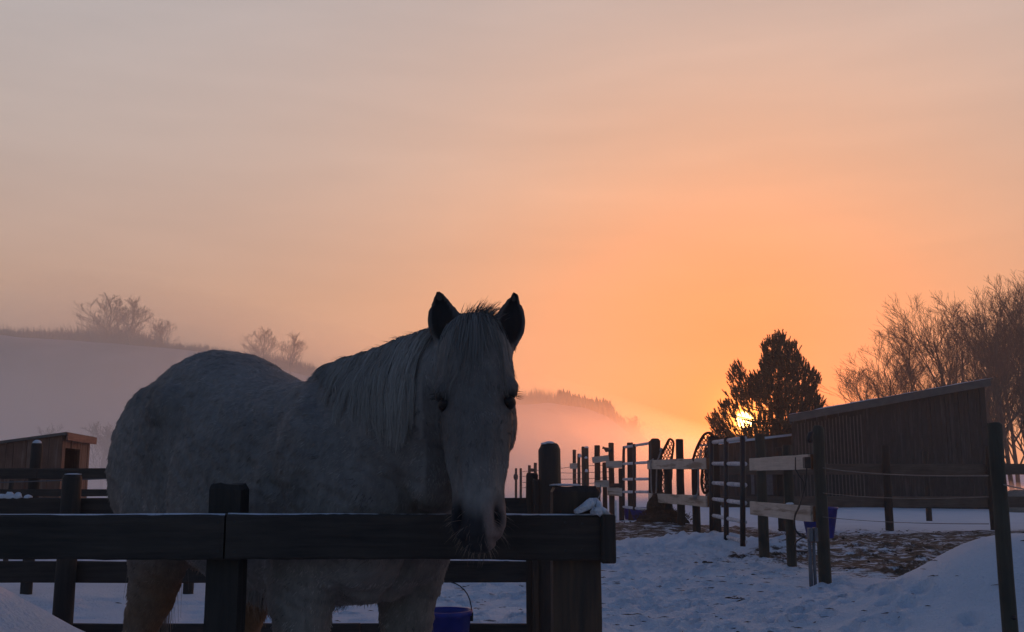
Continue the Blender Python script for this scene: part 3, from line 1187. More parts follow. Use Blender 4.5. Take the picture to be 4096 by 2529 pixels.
board(BROOF, (Q0.x - dv.x * .03, Q0.y - dv.y * .03, q0z - .12), (Q1.x - wv.x * .1 - dv.x * .03, Q1.y - wv.y * .1 - dv.y * .03, q1z - .12), 0.28, 0.04, M['fascia'], 'fascia')
V, F = [], []
for i in range(41):
    f = i / 40
    p = Q0.lerp(Q1, f)
    zz = q0z + (q1z - q0z) * f + .05
    th = 0.07 * max(.1, .5 + 1.3 * float(fbm(np.array(i * .6), np.array(1.0), 2))) * (1 - .55 * f)
    for o_, h_ in ((-.03, th), (6.5, th), (6.5, .004), (-.035, .004)):
        V.append((p.x + dv.x * o_, p.y + dv.y * o_, zz + h_))
for i in range(40):
    for j in range(4):
        F.append((i * 4 + j, i * 4 + (j + 1) % 4, i * 4 + 4 + (j + 1) % 4, i * 4 + 4 + j))
mb = MB()
mb.add(V, F + [(0, 1, 2, 3), (163, 162, 161, 160)])
mb.build('roof_snow', M['snow'], BROOF)
for i in range(5):
    f = 0.02 + 0.055 * i + r_.uniform(0, .012)
    p = Q0.lerp(Q1, f) - dv * .06
    zz = q0z + (q1z - q0z) * f - .26
    mb = MB()
    mb.tube([(p.x, p.y, zz + .05), (p.x, p.y, zz - r_.uniform(.05, .22))], [0.014, 0.003], 5)
    mb.build('icicle', M['grey_box'], BROOF)
# lower wing
w0, w1 = at(2840, 1784, 44.5), at(3200, 1740, 44.5)
BW = empty('low_shed', ((w0.x + w1.x) / 2, 44.5, 0), 'low grey-brown shed adjoining the left end of the barn', 'shed')
shed_wall(BW, (w0.x, 44.5), (w1.x, 44.5), w0.z, w1.z, 20, M['siding'], 'siding_board', 0.03)
V = []
for yy in (44.2, 46):
    V += [(w0.x - .2, yy, w0.z), (w1.x, yy, w1.z), (w1.x, yy, w1.z + .09), (w0.x - .2, yy, w0.z + .09)]
mb = MB()
mb.add(V, [(0, 1, 2, 3), (7, 6, 5, 4), (0, 4, 5, 1), (1, 5, 6, 2), (2, 6, 7, 3), (3, 7, 4, 0)])
mb.build('roof', M['snow'], BW)
mb = MB()
mb.box((w0.x, 44.55, -.2), (w0.x + .06, 45.9, w0.z - .03))
mb.build('side_wall', M['siding'], BW)
d0, d1 = at(3064, 1892, 44.4), at(3092, 1980, 44.4)
mb = MB()
mb.box((d0.x, 44.36, d1.z), (d1.x, 44.46, d0.z))
mb.build('door', M['grey_box'], BW)
d0, d1 = at(3004, 1888, 44.4), at(3018, 1978, 44.4)
mb = MB()
mb.box((d0.x, 44.36, d1.z), (d1.x, 44.46, d0.z))
mb.build('door_frame', M['grey_box'], BW)

# --- plank fence crossing in front of the barn
YR = 23.3
FR = empty('plank_fence', (8, YR, 0), 'brown wide plank fence crossing in front of the barn', 'fence')
xs_ = [at(2880, 1870, YR).x, at(3540, 1870, YR).x, at(3955, 1870, YR).x, at(4500, 1870, YR).x]
for (y0, y1) in ((1856, 1899), (1986, 2030)):
    z1, z0 = at(3500, y0, YR).z, at(3500, y1, YR).z
    for i in range(3):
        board(FR, (xs_[i] + .004, YR, (z0 + z1) / 2), (xs_[i + 1] - .004, YR, (z0 + z1) / 2), z1 - z0, 0.05, M['brown'], seed=int(y0 + i), warp=0.008)
post_px(FR, 3540, 1781, YR - .1, 31, M['woodz'])
post_px(FR, 3956, 1785, YR - .1, 30, M['woodz'])
post_px(FR, 3115, 1790, YR + .12, 28, M['woodz'])
_, p = post_px(FR, 3700, 1806, 30, 22, M['woodz'])
o = empty('covered_heap', (at(4070, 1970, 38).x, 38, 0), 'tan tarp-covered heap at the right edge beyond the plank fence', 'heap')
mb = MB()
c = at(4080, 1990, 38)
for i in range(1):
    q = MB()
    q.ellipsoid((c.x, 38, 0.0), ((1.0, 0, 0), (0, .8, 0), (0, 0, 0.75)), 18, 10)
    v = q.v[0] + np.random.default_rng(2).normal(0, .03, q.v[0].shape)
    mb.add(v, q.f)
mb.build('tarp', M['tarp'], o, True)
# ------------------------------------------------------------------ paddock line that runs away from the camera on the right
FE = empty('paddock_fence', (3.55, 12, 0), 'fence of pale new boards on round posts running away beside the wall socket', 'fence')
P1, pp1 = post_px(FE, 3272, 1709, 11.8, 46, M['greenz'], name='post', top='dome', lean=(0, 0))
post_px(FE, 3148, 1780, 13.6, 38, M['greenz'])
post_px(FE, 3039, 1736, 15.2, 39, M['greenz'])


def board_px(parent, L, R, mat, t=0.04, name='board', **kw):
    """L, R: (px, py_top, py_bottom, Y) at the two ends"""
    a1, a0 = at(L[0], L[1], L[3]), at(L[0], L[2], L[3])
    b1, b0 = at(R[0], R[1], R[3]), at(R[0], R[2], R[3])
    h = ((a1 - a0).length + (b1 - b0).length) / 2
    return board(parent, (a1 + a0) / 2, (b1 + b0) / 2, h, t, mat, name, **kw)


for (L, R) in (((3003, 1834, 1884, 14.6), (3240, 1818, 1878, 11.9)), ((3005, 2005, 2060, 14.6), (3250, 2026, 2087, 11.9))):
    o = board_px(FE, L, R, M['pale'], warp=0.004)
    e1, e0 = at(R[0] + 10, R[1], R[3] - .02), at(R[0] + 10, R[2], R[3] - .02)
    mb = MB()
    hh = (e1.z - e0.z) / 2
    cz = (e1.z + e0.z) / 2
    mb.box((e1.x - .026, R[3] - .05, cz - hh), (e1.x + .03, R[3] - .01, cz + hh))
    mb.build('board_end', M['endgrain'], FE)
# knots of snow on the lower board
q = at(3160, 2010, 12.6)
snow_lump(FE, [(q.x, 12.6, q.z - .02, .05, .03, .02)])
# hook on the big post
hk = at(3246, 1748, 11.72)
mb = MB()
mb.tube([at(3252, 1728, 11.7), at(3242, 1736, 11.7), at(3238, 1750, 11.7), at(3242, 1764, 11.7), at(3250, 1766, 11.7)], [0.018, 0.03, 0.034, 0.032, 0.018], 8)
mb.build('insulator', M['rubber'], FE, True)

# socket box, conduit and cables
SK = empty('junction_box', (at(3252, 2315, 11.6).x, 11.6, 0), 'grey conduit post with socket box and looped black cables', 'socket')
a, b = at(3232, 2112, 11.6), at(3268, 2166, 11.6)
mb = MB()
mb.box((a.x, 11.55, b.z), (a.x + .045, 11.65, a.z))
mb.box((a.x + .055, 11.54, b.z), (b.x, 11.65, a.z + .005))
o = mb.build('box', M['grey_box'], SK)
o.modifiers.new('bevel', 'BEVEL').width = 0.006
mb = MB()
c = at(3252, 2315, 11.6)
mb.tube([(c.x - .022, 11.6, -.2), (c.x - .022, 11.6, b.z + .02)], 0.022, 10)
mb.tube([(c.x + .024, 11.6, -.2), (c.x + .024, 11.6, b.z + .02)], 0.018, 10)
mb.build('conduit', M['grey_box'], SK, True)
u0, u1 = at(3214, 1828, 11.75), at(3240, 1874, 11.75)
mb = MB()
mb.box((u0.x, 11.70, u1.z), (u1.x, 11.80, u0.z))
o = mb.build('outlet', M['rubber'], SK)
o.modifiers.new('bevel', 'BEVEL').width = 0.008


def spline(P, n=8):
    P = [np.array(p) for p in P]
    P = [2 * P[0] - P[1]] + P + [2 * P[-1] - P[-2]]
    out = []
    for i in range(1, len(P) - 2):
        for k in range(n):
            t = k / n
            out.append(0.5 * ((2 * P[i]) + (-P[i - 1] + P[i + 1]) * t + (2 * P[i - 1] - 5 * P[i] + 4 * P[i + 1] - P[i + 2]) * t * t + (-P[i - 1] + 3 * P[i] - 3 * P[i + 1] + P[i + 2]) * t ** 3))
    out.append(P[-2])
    return out


for k, path in enumerate([[(3227, 1874), (3224, 1920), (3214, 1968), (3196, 2030), (3180, 2060), (3180, 2110), (3195, 2138), (3222, 2148)],
                          [(3183, 1880), (3198, 1905), (3212, 1925), (3214, 1950), (3205, 2000), (3186, 2048), (3176, 2090), (3186, 2128), (3218, 2140)],
                          [(3222, 2148), (3196, 2158), (3180, 2178), (3182, 2202), (3210, 2208), (3232, 2204), (3237, 2170)]]):
    mb = MB()
    Yc = 11.68
    mb.tube(spline([tuple(at(x, y, Yc - (.06 if k < 2 else .1) + .02 * k)) for x, y in path]), 0.0085, 6)
    mb.build('cable', M['rubber'], SK, True)
mb = MB()
mb.tube([tuple(at(3182, 1830, 12.3)), tuple(at(3182, 1882, 12.25))], 0.008, 5)
mb.build('cable', M['rubber'], SK)

# blue tub hanging behind the big post
tb = at(3276, 2028, 13.3)
TB = empty('feed_tub', (tb.x, 13.3, 0), 'blue plastic feed tub hanging behind the tall post with the hook', 'tub')
tz, tbm = at(3276, 2028, 13.3).z, at(3276, 2152, 13.3).z
bucket(TB, (tb.x, 13.3, tbm), 0.165, 0.225, tz - tbm, M['blue'])

# the near right post and the wires from the big post to it
YP = 7.0
RPX = empty('wire_fence', (at(4000, 2400, YP).x, YP, 0), 'tall weathered post at the right carrying rope and wire from the socket post', 'fence')
_, rp = post_px(RPX, 3982, 1689, YP, 55, M['greenz'], zbot=-.5, top='flat', lean=(-.012, 0))
mb = MB()
for (pa, pb, sag) in ((1872, 1903, .03), (1972, 1988, .03), (2068, 2096, .02)):
    mb = MB()
    A, B = at(3290, pa, 11.75), at(3955, pb, YP + .03)
    pts = []
    for i in range(13):
        f = i / 12
        q = A.lerp(B, f)
        q.z -= sag * 4 * f * (1 - f)
        pts.append(tuple(q))
    mb.tube(pts, 0.0045 if pa < 1900 else 0.003, 5)
    mb.build('wire', M['wire'], RPX)
mb = MB()
A = at(4012, 1938, YP - .03)
mb.tube([tuple(A), tuple(at(4040, 1945, YP - .2)), tuple(at(4110, 1960, YP - .4)), tuple(at(4250, 1985, YP - .8))], 0.005, 5)
mb.build('wire', M['rope'], RPX)
c = at(4050, 2472, YP - .05)
mb = MB()
mb.tube([tuple(at(4010, 2478, YP)), tuple(at(4035, 2474, YP - .03))], 0.005, 6)
mb.ellipsoid(tuple(at(4055, 2471, YP - .05)), ((.022, 0, 0), (0, .02, 0), (0, 0, .017)), 10, 8)
mb.build('insulator', M['rubber'], RPX)


# --- pipe gates
def gate(name, label, A, B, bars, stiles, r=0.024, frost=True, corner=False):
    """A, B: (px, Y) of the two ends; bars: (pyA, pyB); stiles: fraction along"""
    base = at(A[0], 2000, A[1])
    g = empty(name, (base.x, A[1], 0), label, 'gate', 'pipe gates')

    def pt(f, k):
        a = at(A[0], bars[k][0], A[1])
        b = at(B[0], bars[k][1], B[1])
        return a.lerp(b, f)
    for k in range(len(bars)):
        mb = MB()
        pts = [pt(i / 8, k) for i in range(9)]
        mb.tube([tuple(p) for p in pts], [r * (1 + .08 * math.sin(i * 2.3 + k)) for i in range(9)], 8)
        mb.build('bar', M['frost_pipe'] if frost else M['pipe'], g, True)
    for f in stiles:
        mb = MB()
        off = Vector((-.03, -.02, 0))
        t, b = pt(f, 0) + Vector((0, 0, .04)), pt(f, len(bars) - 1) - Vector((0, 0, .06))
        if corner and f == 0:
            t = pt(0, 0)
            t2 = pt(.07, 0)
            mb.tube([tuple(b), tuple(t - Vector((0, 0, .18))), tuple(t - Vector((0, 0, .07)) + (t2 - t) * .12), tuple(t + (t2 - t) * .5), tuple(t2)], r * 1.1, 8)
        else:
            mb.tube([tuple(b + off), tuple(t + off)], r * 1.25, 8)
        mb.build('stile', M['pipe'], g, True)
    return g


gate('pipe_gate', 'frosted pipe gate standing in line right of the two netted posts', (2850, 19.0), (2980, 15.6),
     [(1770, 1753), (1855, 1856), (1932, 1941), (1996, 2013), (2062, 2089), (2128, 2170)], [0.02, 0.52, 0.985], r=0.034)
gate('pipe_gate', 'dark pipe gate with rounded corner left of the first netted post', (2494, 29.0), (2606, 25.4),
     [(1790, 1772), (1856, 1849), (1918, 1916), (1968, 1968), (2028, 2040)], [0, 0.46, 1.0], r=0.036, frost=True, corner=True)

# --- hay net fence between the gates
FH = empty('paddock_fence', (3.6, 21, 0), 'fence of pale boards between the two pipe gates where nets hang', 'fence')
post_px(FH, 2851, 1744, 19.5, 40, M['woodz'], round_=False)
post_px(FH, 2779, 1845, 21.6, 30, M['woodz'])
post_px(FH, 2717, 1756, 22.8, 29, M['woodz'], round_=False)
post_px(FH, 2670, 1850, 23.6, 32, M['woodz'])
post_px(FH, 2620, 1760, 24.6, 40, M['woodz'], round_=False, top='dome')
board_px(FH, (2592, 1841, 1878, 24.9), (2826, 1832, 1876, 19.3), M['pale'], warp=.006)
board_px(FH, (2597, 1973, 2007, 24.9), (2828, 1984, 2029, 19.3), M['pale'], warp=.006)
mb = MB()
e = at(2832, 1854, 19.2)
mb.box((e.x - .03, 19.18, at(2832, 1876, 19.2).z), (e.x + .02, 19.22, at(2832, 1832, 19.2).z))
mb.build('board_end', M['endgrain'], FH)
mb = MB()
mb.box((e.x - .03, 19.18, at(2832, 2029, 19.2).z), (e.x + .02, 19.22, at(2832, 1984, 19.2).z))
mb.build('board_end', M['endgrain'], FH)


def hay_net(label, outline, Y, mid):
    """a slack net bag: a rim rope and a knotted mesh bulging inside it; outline in px"""
    P = [at(x, y, Y) for x, y in outline]
    cx = sum((p for p in P), Vector()) / len(P)
    o = empty('hay_net', (cx.x, Y, cx.z), label, 'net', 'nets hung on the fence')
    mb = MB()
    loop = spline([tuple(p) for p in P + [P[0]]], 6)
    mb.tube(loop, 0.028, 6)
    mb.build('rim_rope', M['net'], o, True)
    L = np.array(loop)

    def inside(x, z):
        n, c, j = len(L), False, len(L) - 1
        for i in range(n):
            if ((L[i][2] > z) != (L[j][2] > z)) and (x < (L[j][0] - L[i][0]) * (z - L[i][2]) / (L[j][2] - L[i][2] + 1e-9) + L[i][0]):
                c = not c
            j = i
        return c
    mb = MB()
    x0, x1, z0, z1 = L[:, 0].min(), L[:, 0].max(), L[:, 2].min(), L[:, 2].max()
    s = 0.075
    r = random.Random(8)
    for sgn in (-1, 1):
        for d in (-1, 1):
            k = -40
            while k < 60:
                c0_ = x0 + k * s
                seg = []
                for i in range(60):
                    z = z0 + (z1 - z0) * i / 59
                    x = c0_ + d * (z - z0) * 0.55 + .01 * math.sin(i * 1.3 + k)
                    if inside(x, z):
                        u = (x - (x0 + x1) / 2) / (x1 - x0) * 2
                        v = (z - (z0 + z1) / 2) / (z1 - z0) * 2
                        bulge = sgn * 0.10 * max(0, 1 - u * u) * max(0, 1 - v * v)
                        seg.append((x, Y + bulge, z))
                    else:
                        if len(seg) > 1:
                            mb.tube(seg, 0.0075, 4)
                        seg = []
                if len(seg) > 1:
                    mb.tube(seg, 0.0075, 4)
                k += 1
    mb.build('mesh', M['net'], o)


hay_net('dark net hanging against the orange sky beside the round-topped post', [(2643, 1845), (2648, 1815), (2664, 1780), (2679, 1757), (2694, 1770), (2692, 1800), (2686, 1850), (2684, 1920), (2660, 1975), (2645, 1960), (2646, 1900)], 24.1, 0)
hay_net('larger dark net draped over the post at the frosted gate', [(2772, 1840), (2784, 1800), (2800, 1765), (2818, 1738), (2838, 1732), (2850, 1745), (2852, 1800), (2846, 1880), (2838, 1950), (2818, 1972), (2806, 1930), (2808, 1860)], 20.2, 0)

for lab, path, Y in (('pale lead rope looped over the boards beside the first net', [(2614, 1835), (2604, 1850), (2604, 1900), (2606, 1965), (2614, 1976), (2624, 1970), (2626, 1920), (2628, 1850), (2636, 1828), (2645, 1800)], 24.3),
                     ('pale rope hanging over the boards beside the frosted gate post', [(2808, 1800), (2798, 1830), (2794, 1870), (2794, 1940), (2790, 1975), (2780, 1990)], 19.9)):
    o = empty('lead_rope', at(path[0][0], path[0][1], Y), lab, 'rope', 'ropes on the fence')
    mb = MB()
    mb.tube(spline([tuple(at(x, y, Y)) for x, y in path], 5), 0.019, 6)
    mb.build('cord', M['rope'], o, True)
    mb = MB()
    q = at(path[-1][0], path[-1][1], Y)
    mb.ellipsoid((q.x, q.y - .01, q.z), ((.045, 0, 0), (0, .04, 0), (0, 0, .05)), 8, 6)
    mb.build('knot', M['rope'], o, True)


# heap of old hay trodden round the posts
def hay_heap():
    c = at(2650, 2100, 23.4)
    o = empty('hay_heap', (c.x, 23.4, 0), 'brown heap of old hay round the foot of the netted posts', 'hay')
    mb = MB()
    q = MB()
    q.ellipsoid((0, 0, 0), ((0.62, 0, 0), (0, .45, 0), (0, 0, .30)), 26, 16)
    v = q.v[0]
    r = np.random.default_rng(6)
    n = fbm(v[:, 0] * 6 + 3, v[:, 1] * 6 + v[:, 2] * 7, 3)
    v = v * (1 + .5 * n[:, None]) + np.array([c.x, 23.4, .12])
    mb.add(v, q.f)
    q = MB()
    q.ellipsoid((0, 0, 0), ((0.30, 0, 0), (0, .24, 0), (0, 0, .40)), 22, 14)
    v = q.v[0]
    n = fbm(v[:, 0] * 8 + 1, v[:, 1] * 8 + v[:, 2] * 7, 3)
    v = v * (1 + .4 * n[:, None]) + np.array([c.x + .02, 23.9, .42])
    mb.add(v, q.f)
    mb.build('heap', M['hay'], o)
    mb = MB()
    for i in range(500):
        a = r.uniform(0, 6.28)
        rr = r.uniform(.3, 1.0)
        x, y = c.x + rr * .7 * math.cos(a), 23.4 + rr * .5 * math.sin(a)
        z = .1 + .32 * math.sqrt(max(0, 1 - rr * rr)) + r.uniform(0, .05)
        d = r.normal(0, .07, 3)
        mb.tube([(x, y, z), (x + d[0], y + d[1], z + abs(d[2]) * .7)], [0.007, 0.003], 3)
    s = mb.build('loose_hay', M['hay'], o)
    tag(s, kind='stuff')


hay_heap()

# far tub behind the dark gate
t0_ = at(2542, 2030, 29.6)
o = empty('feed_tub', (t0_.x, 29.6, 0), 'wide blue tub on the snow behind the dark pipe gate', 'tub')
bucket(o, (t0_.x, 29.6, 0.0), 0.30, 0.35, max(.25, t0_.z), M['blue'])

# --- farther boards and posts
FW = empty('paddock_fence', (at(2430, 2000, 30).x, 30, 0), 'far stretch of pale boards on thin posts left of the dark pipe gate', 'fence')
post_px(FW, 2388, 1781, 30.2, 23, M['woodz'], round_=False)
post_px(FW, 2418, 1850, 30.6, 18, M['woodz'])
post_px(FW, 2444, 1771, 30.0, 22, M['wetz'], round_=False)
post_px(FW, 2484, 1873, 29.6, 20, M['woodz'], round_=False)
post_px(FW, 2520, 1770, 29.4, 24, M['woodz'], round_=False)
board_px(FW, (2369, 1830, 1853, 30.0), (2436, 1819, 1845, 29.9), M['pale'])
board_px(FW, (2378, 1922, 1949, 30.0), (2436, 1921, 1949, 29.9), M['pale'])
board_px(FW, (2426, 1847, 1872, 29.9), (2489, 1842, 1873, 29.2), M['pale'])
board_px(FW, (2432, 1950, 1980, 29.9), (2492, 1952, 1987, 29.2), M['pale'])
board_px(FW, (2440, 1934, 1950, 29.6), (2490, 1934, 1952, 29.3), M['wood'], name='dark_board')
mb = MB()
mb.tube([tuple(at(2440, 1798, 29.8)), tuple(at(2426, 1800, 29.7)), tuple(at(2418, 1793, 29.7)), tuple(at(2410, 1791, 29.7))], [0.06, 0.075, 0.03, 0.04], 6)
mb.build('insulator', M['rubber'], FW)
mb = MB()
q = at(2462, 2002, 28.6)
mb.tube([(q.x, 28.6, -.2), (q.x, 28.6, q.z)], 0.028, 8)
o = mb.build('marker_post', M['white_post'])
tag(o, 'short white plastic marker post standing in the snow left of the blue tub', 'post')

FF = empty('wire_fence', (at(2320, 1950, 34).x, 34, 0), 'cluster of far snow-flecked posts and wires behind the front corner post', 'fence')
post_px(FF, 2297, 1799, 36, 14, M['woodz'], round_=False)
post_px(FF, 2315, 1815, 34.5, 13, M['wetz'])
_, p = post_px(FF, 2340, 1788, 33, 29, M['wetz'], top='slant')
board_px(FF, (2281, 1854, 1876, 35.8), (2312, 1853, 1875, 35.4), M['pale'])
snow_lump(FF, [(p.x + .04, 32.9, p.z - .03, .07, .05, .05), (p.x + .02, 32.88, p.z - .36, .05, .03, .06), (p.x + .03, 32.88, p.z - .78, .05, .03, .08), (p.x - .13, 33.5, p.z - .3, .05, .03, .1)])
for y0, y1 in ((1873, 1866), (1892, 1893), (1917, 1917), (1938, 1936)):
    mb = MB()
    mb.tube([tuple(at(2090, y0 + 14, 44)), tuple(at(2250, y0, 38)), tuple(at(2297, y1, 35.8)), tuple(at(2440, y1 - 6, 30.4))], 0.010, 4)
    mb.build('wire', M['wire'], FF)
FG = empty('wire_fence', (at(2080, 1950, 45).x, 45, 0), 'farthest pair of thin posts in the mist beside the muzzle', 'fence')
post_px(FG, 2064, 1873, 45, 10, M['woodz'])
post_px(FG, 2083, 1873, 44, 10, M['woodz'])
q = at(2063, 1908, 44.9)
mb = MB()
mb.ellipsoid(tuple(q), ((.10, 0, 0), (0, .08, 0), (0, 0, .16)), 8, 6)
mb.build('insulator', M['rubber'], FG)
FG2 = empty('wire_fence', (at(2130, 1950, 42).x, 42, 0), 'far posts joined by a cross piece just left of the round corner post', 'fence')
post_px(FG2, 2117, 1861, 42, 12, M['woodz'], round_=False)
post_px(FG2, 2141, 1851, 42, 13, M['woodz'], round_=False)
board_px(FG2, (2112, 1875, 1888, 41.9), (2147, 1874, 1888, 41.9), M['wood'], name='cross_piece')


# ------------------------------------------------------------------ pine
def pine():
    Y = 58.0
    bx_ = at(3122, 1900, Y)
    root = empty('pine_tree', (bx_.x, Y, 0), 'dense dark pine with upright shoots, the sun glowing through its left side', 'tree')
    r = np.random.default_rng(21)
    top = at(3118, 1352, Y)
    trunk = MB()
    trunk.tube([(bx_.x, Y, -.3), (bx_.x - .05, Y, 2.5), (bx_.x + .02, Y + .05, 5), (top.x, Y, top.z - .6)], [.22, .18, .11, .03], 8)
    ys = np.array([1345, 1375, 1400, 1450, 1500, 1560, 1600, 1650, 1700, 1760, 1830])
    Lx = np.array([8, 40, 62, 72, 92, 125, 190, 235, 255, 245, 215])
    Rx = np.array([8, 25, 55, 95, 128, 158, 150, 158, 150, 140, 120])
    NV, NF, cnt = [], [], 0

    def shoot(p, d, L, rad, n):
        nonlocal cnt
        d = d / np.linalg.norm(d)
        a = np.cross(d, [0, 1, 0.2])
        a /= np.linalg.norm(a)
        b = np.cross(d, a)
        t = r.uniform(0, 1, n)
        th = r.uniform(0, 6.283, n)
        rad_ = rad * (1 - .35 * t)
        side = np.cos(th)[:, None] * a + np.sin(th)[:, None] * b
        s = p + d * (t * L)[:, None]
        tip = s + side * rad_[:, None] + d * (0.10 * r.uniform(.6, 1.4, n))[:, None]
        tang = np.cross(side, d) * 0.022
        v = np.stack([s - tang, s + tang, tip], 1).reshape(-1, 3)
        NV.append(v)
        k = np.arange(n * 3).reshape(-1, 3) + cnt
        NF.append(k)
        cnt += n * 3

    def spot(px, py, yy):
        return np.array(at(px, py, Y)) + np.array([0, yy, 0])
    shoots = []
    for i in range(4200):
        py = 1350 + (1840 - 1350) * (r.random() ** 0.65)
        l, rr = np.interp(py, ys, Lx), np.interp(py, ys, Rx)
        lump = 0.82 + 0.36 * float(vnoise(np.array(py * .035), np.array(2.0)))
        u = r.uniform(-1, 1)
        px = 3120 + (u * l if u < 0 else u * rr) * lump
        half = (l + rr) / 2 / FPX * Y
        shoots.append((px, py, r.uniform(-1, 1) * half * math.sqrt(max(0.05, 1 - u * u))))
    for i in range(150):   # the side leader on the left
        py = r.uniform(1475, 1600)
        w = np.interp(py, [1465, 1500, 1560, 1600], [4, 18, 42, 60])
        shoots.append((2948 + (py - 1475) * .2 + r.uniform(-1, 1) * w, py, r.normal(0, .5)))
    for (px, py, yy) in shoots:
        ds = math.hypot((px - 2980) / 1.15, py - 1682)
        if ds < 36 and r.random() < 0.90:
            continue
        if ds < 75 and r.random() < 0.45:
            continue
        if 2995 < px < 3050 and 1440 < py < 1530 + (px - 2995) * -.3 and r.random() < .8:
            continue
        p = spot(px, py, yy)
        out = np.array([(px - 3120) / 250.0, yy * .25, 0])
        d = np.array([out[0] * .55 + r.normal(0, .16), out[1] + r.normal(0, .2), 1.0 + r.normal(0, .2)])
        shoot(p, d, r.uniform(.28, .55), r.uniform(.07, .125), 44)
    # limbs
    for i in range(70):
        py = 1420 + 420 * r.random()
        l, rr = np.interp(py, ys, Lx), np.interp(py, ys, Rx)
        a = r.uniform(0, 6.283)
        ln = (l if math.cos(a) < 0 else rr) / FPX * Y * .9
        z0 = at(3120, min(py + 40, 1880), Y).z
        z1 = at(3120, py, Y).z
        p0 = np.array([bx_.x, Y, z0])
        p2 = np.array([bx_.x + ln * math.cos(a), Y + ln * math.sin(a), z1])
        px2 = CX + p2[0] / p2[1] * FPX
        if math.hypot(px2 - 2980, py - 1682) < 50:
            continue
        pm = (p0 + p2) / 2 - np.array([0, 0, .12])
        trunk.tube([p0, pm, p2], [.045, .03, .012], 4)
    V = np.concatenate(NV)
    F = np.concatenate(NF)
    me = bpy.data.meshes.new('needles')
    me.from_pydata((V - np.array([bx_.x, Y, 0])).tolist(), [], F.tolist())
    o = link('crown', me, M['needle'], root)
    trunk.build('trunk', M['pinebark'], root, True)


pine()
# ------------------------------------------------------------------ the horse
R0 = np.array([-1.50, 4.36, 0.0])
U = np.array([0.72, -0.694, 0.0])
U /= np.linalg.norm(U)
RT = np.array([U[1], -U[0], 0.0])       # the horse's right side, towards the camera
ZV = np.array([0, 0, 1.0])


def bp(s, lat, z):
    return R0 + U * s + RT * lat + ZV * z


def sup(th, p):
    c, s = np.cos(th), np.sin(th)
    return np.sign(c) * np.abs(c) ** (2 / p), np.sign(s) * np.abs(s) ** (2 / p)


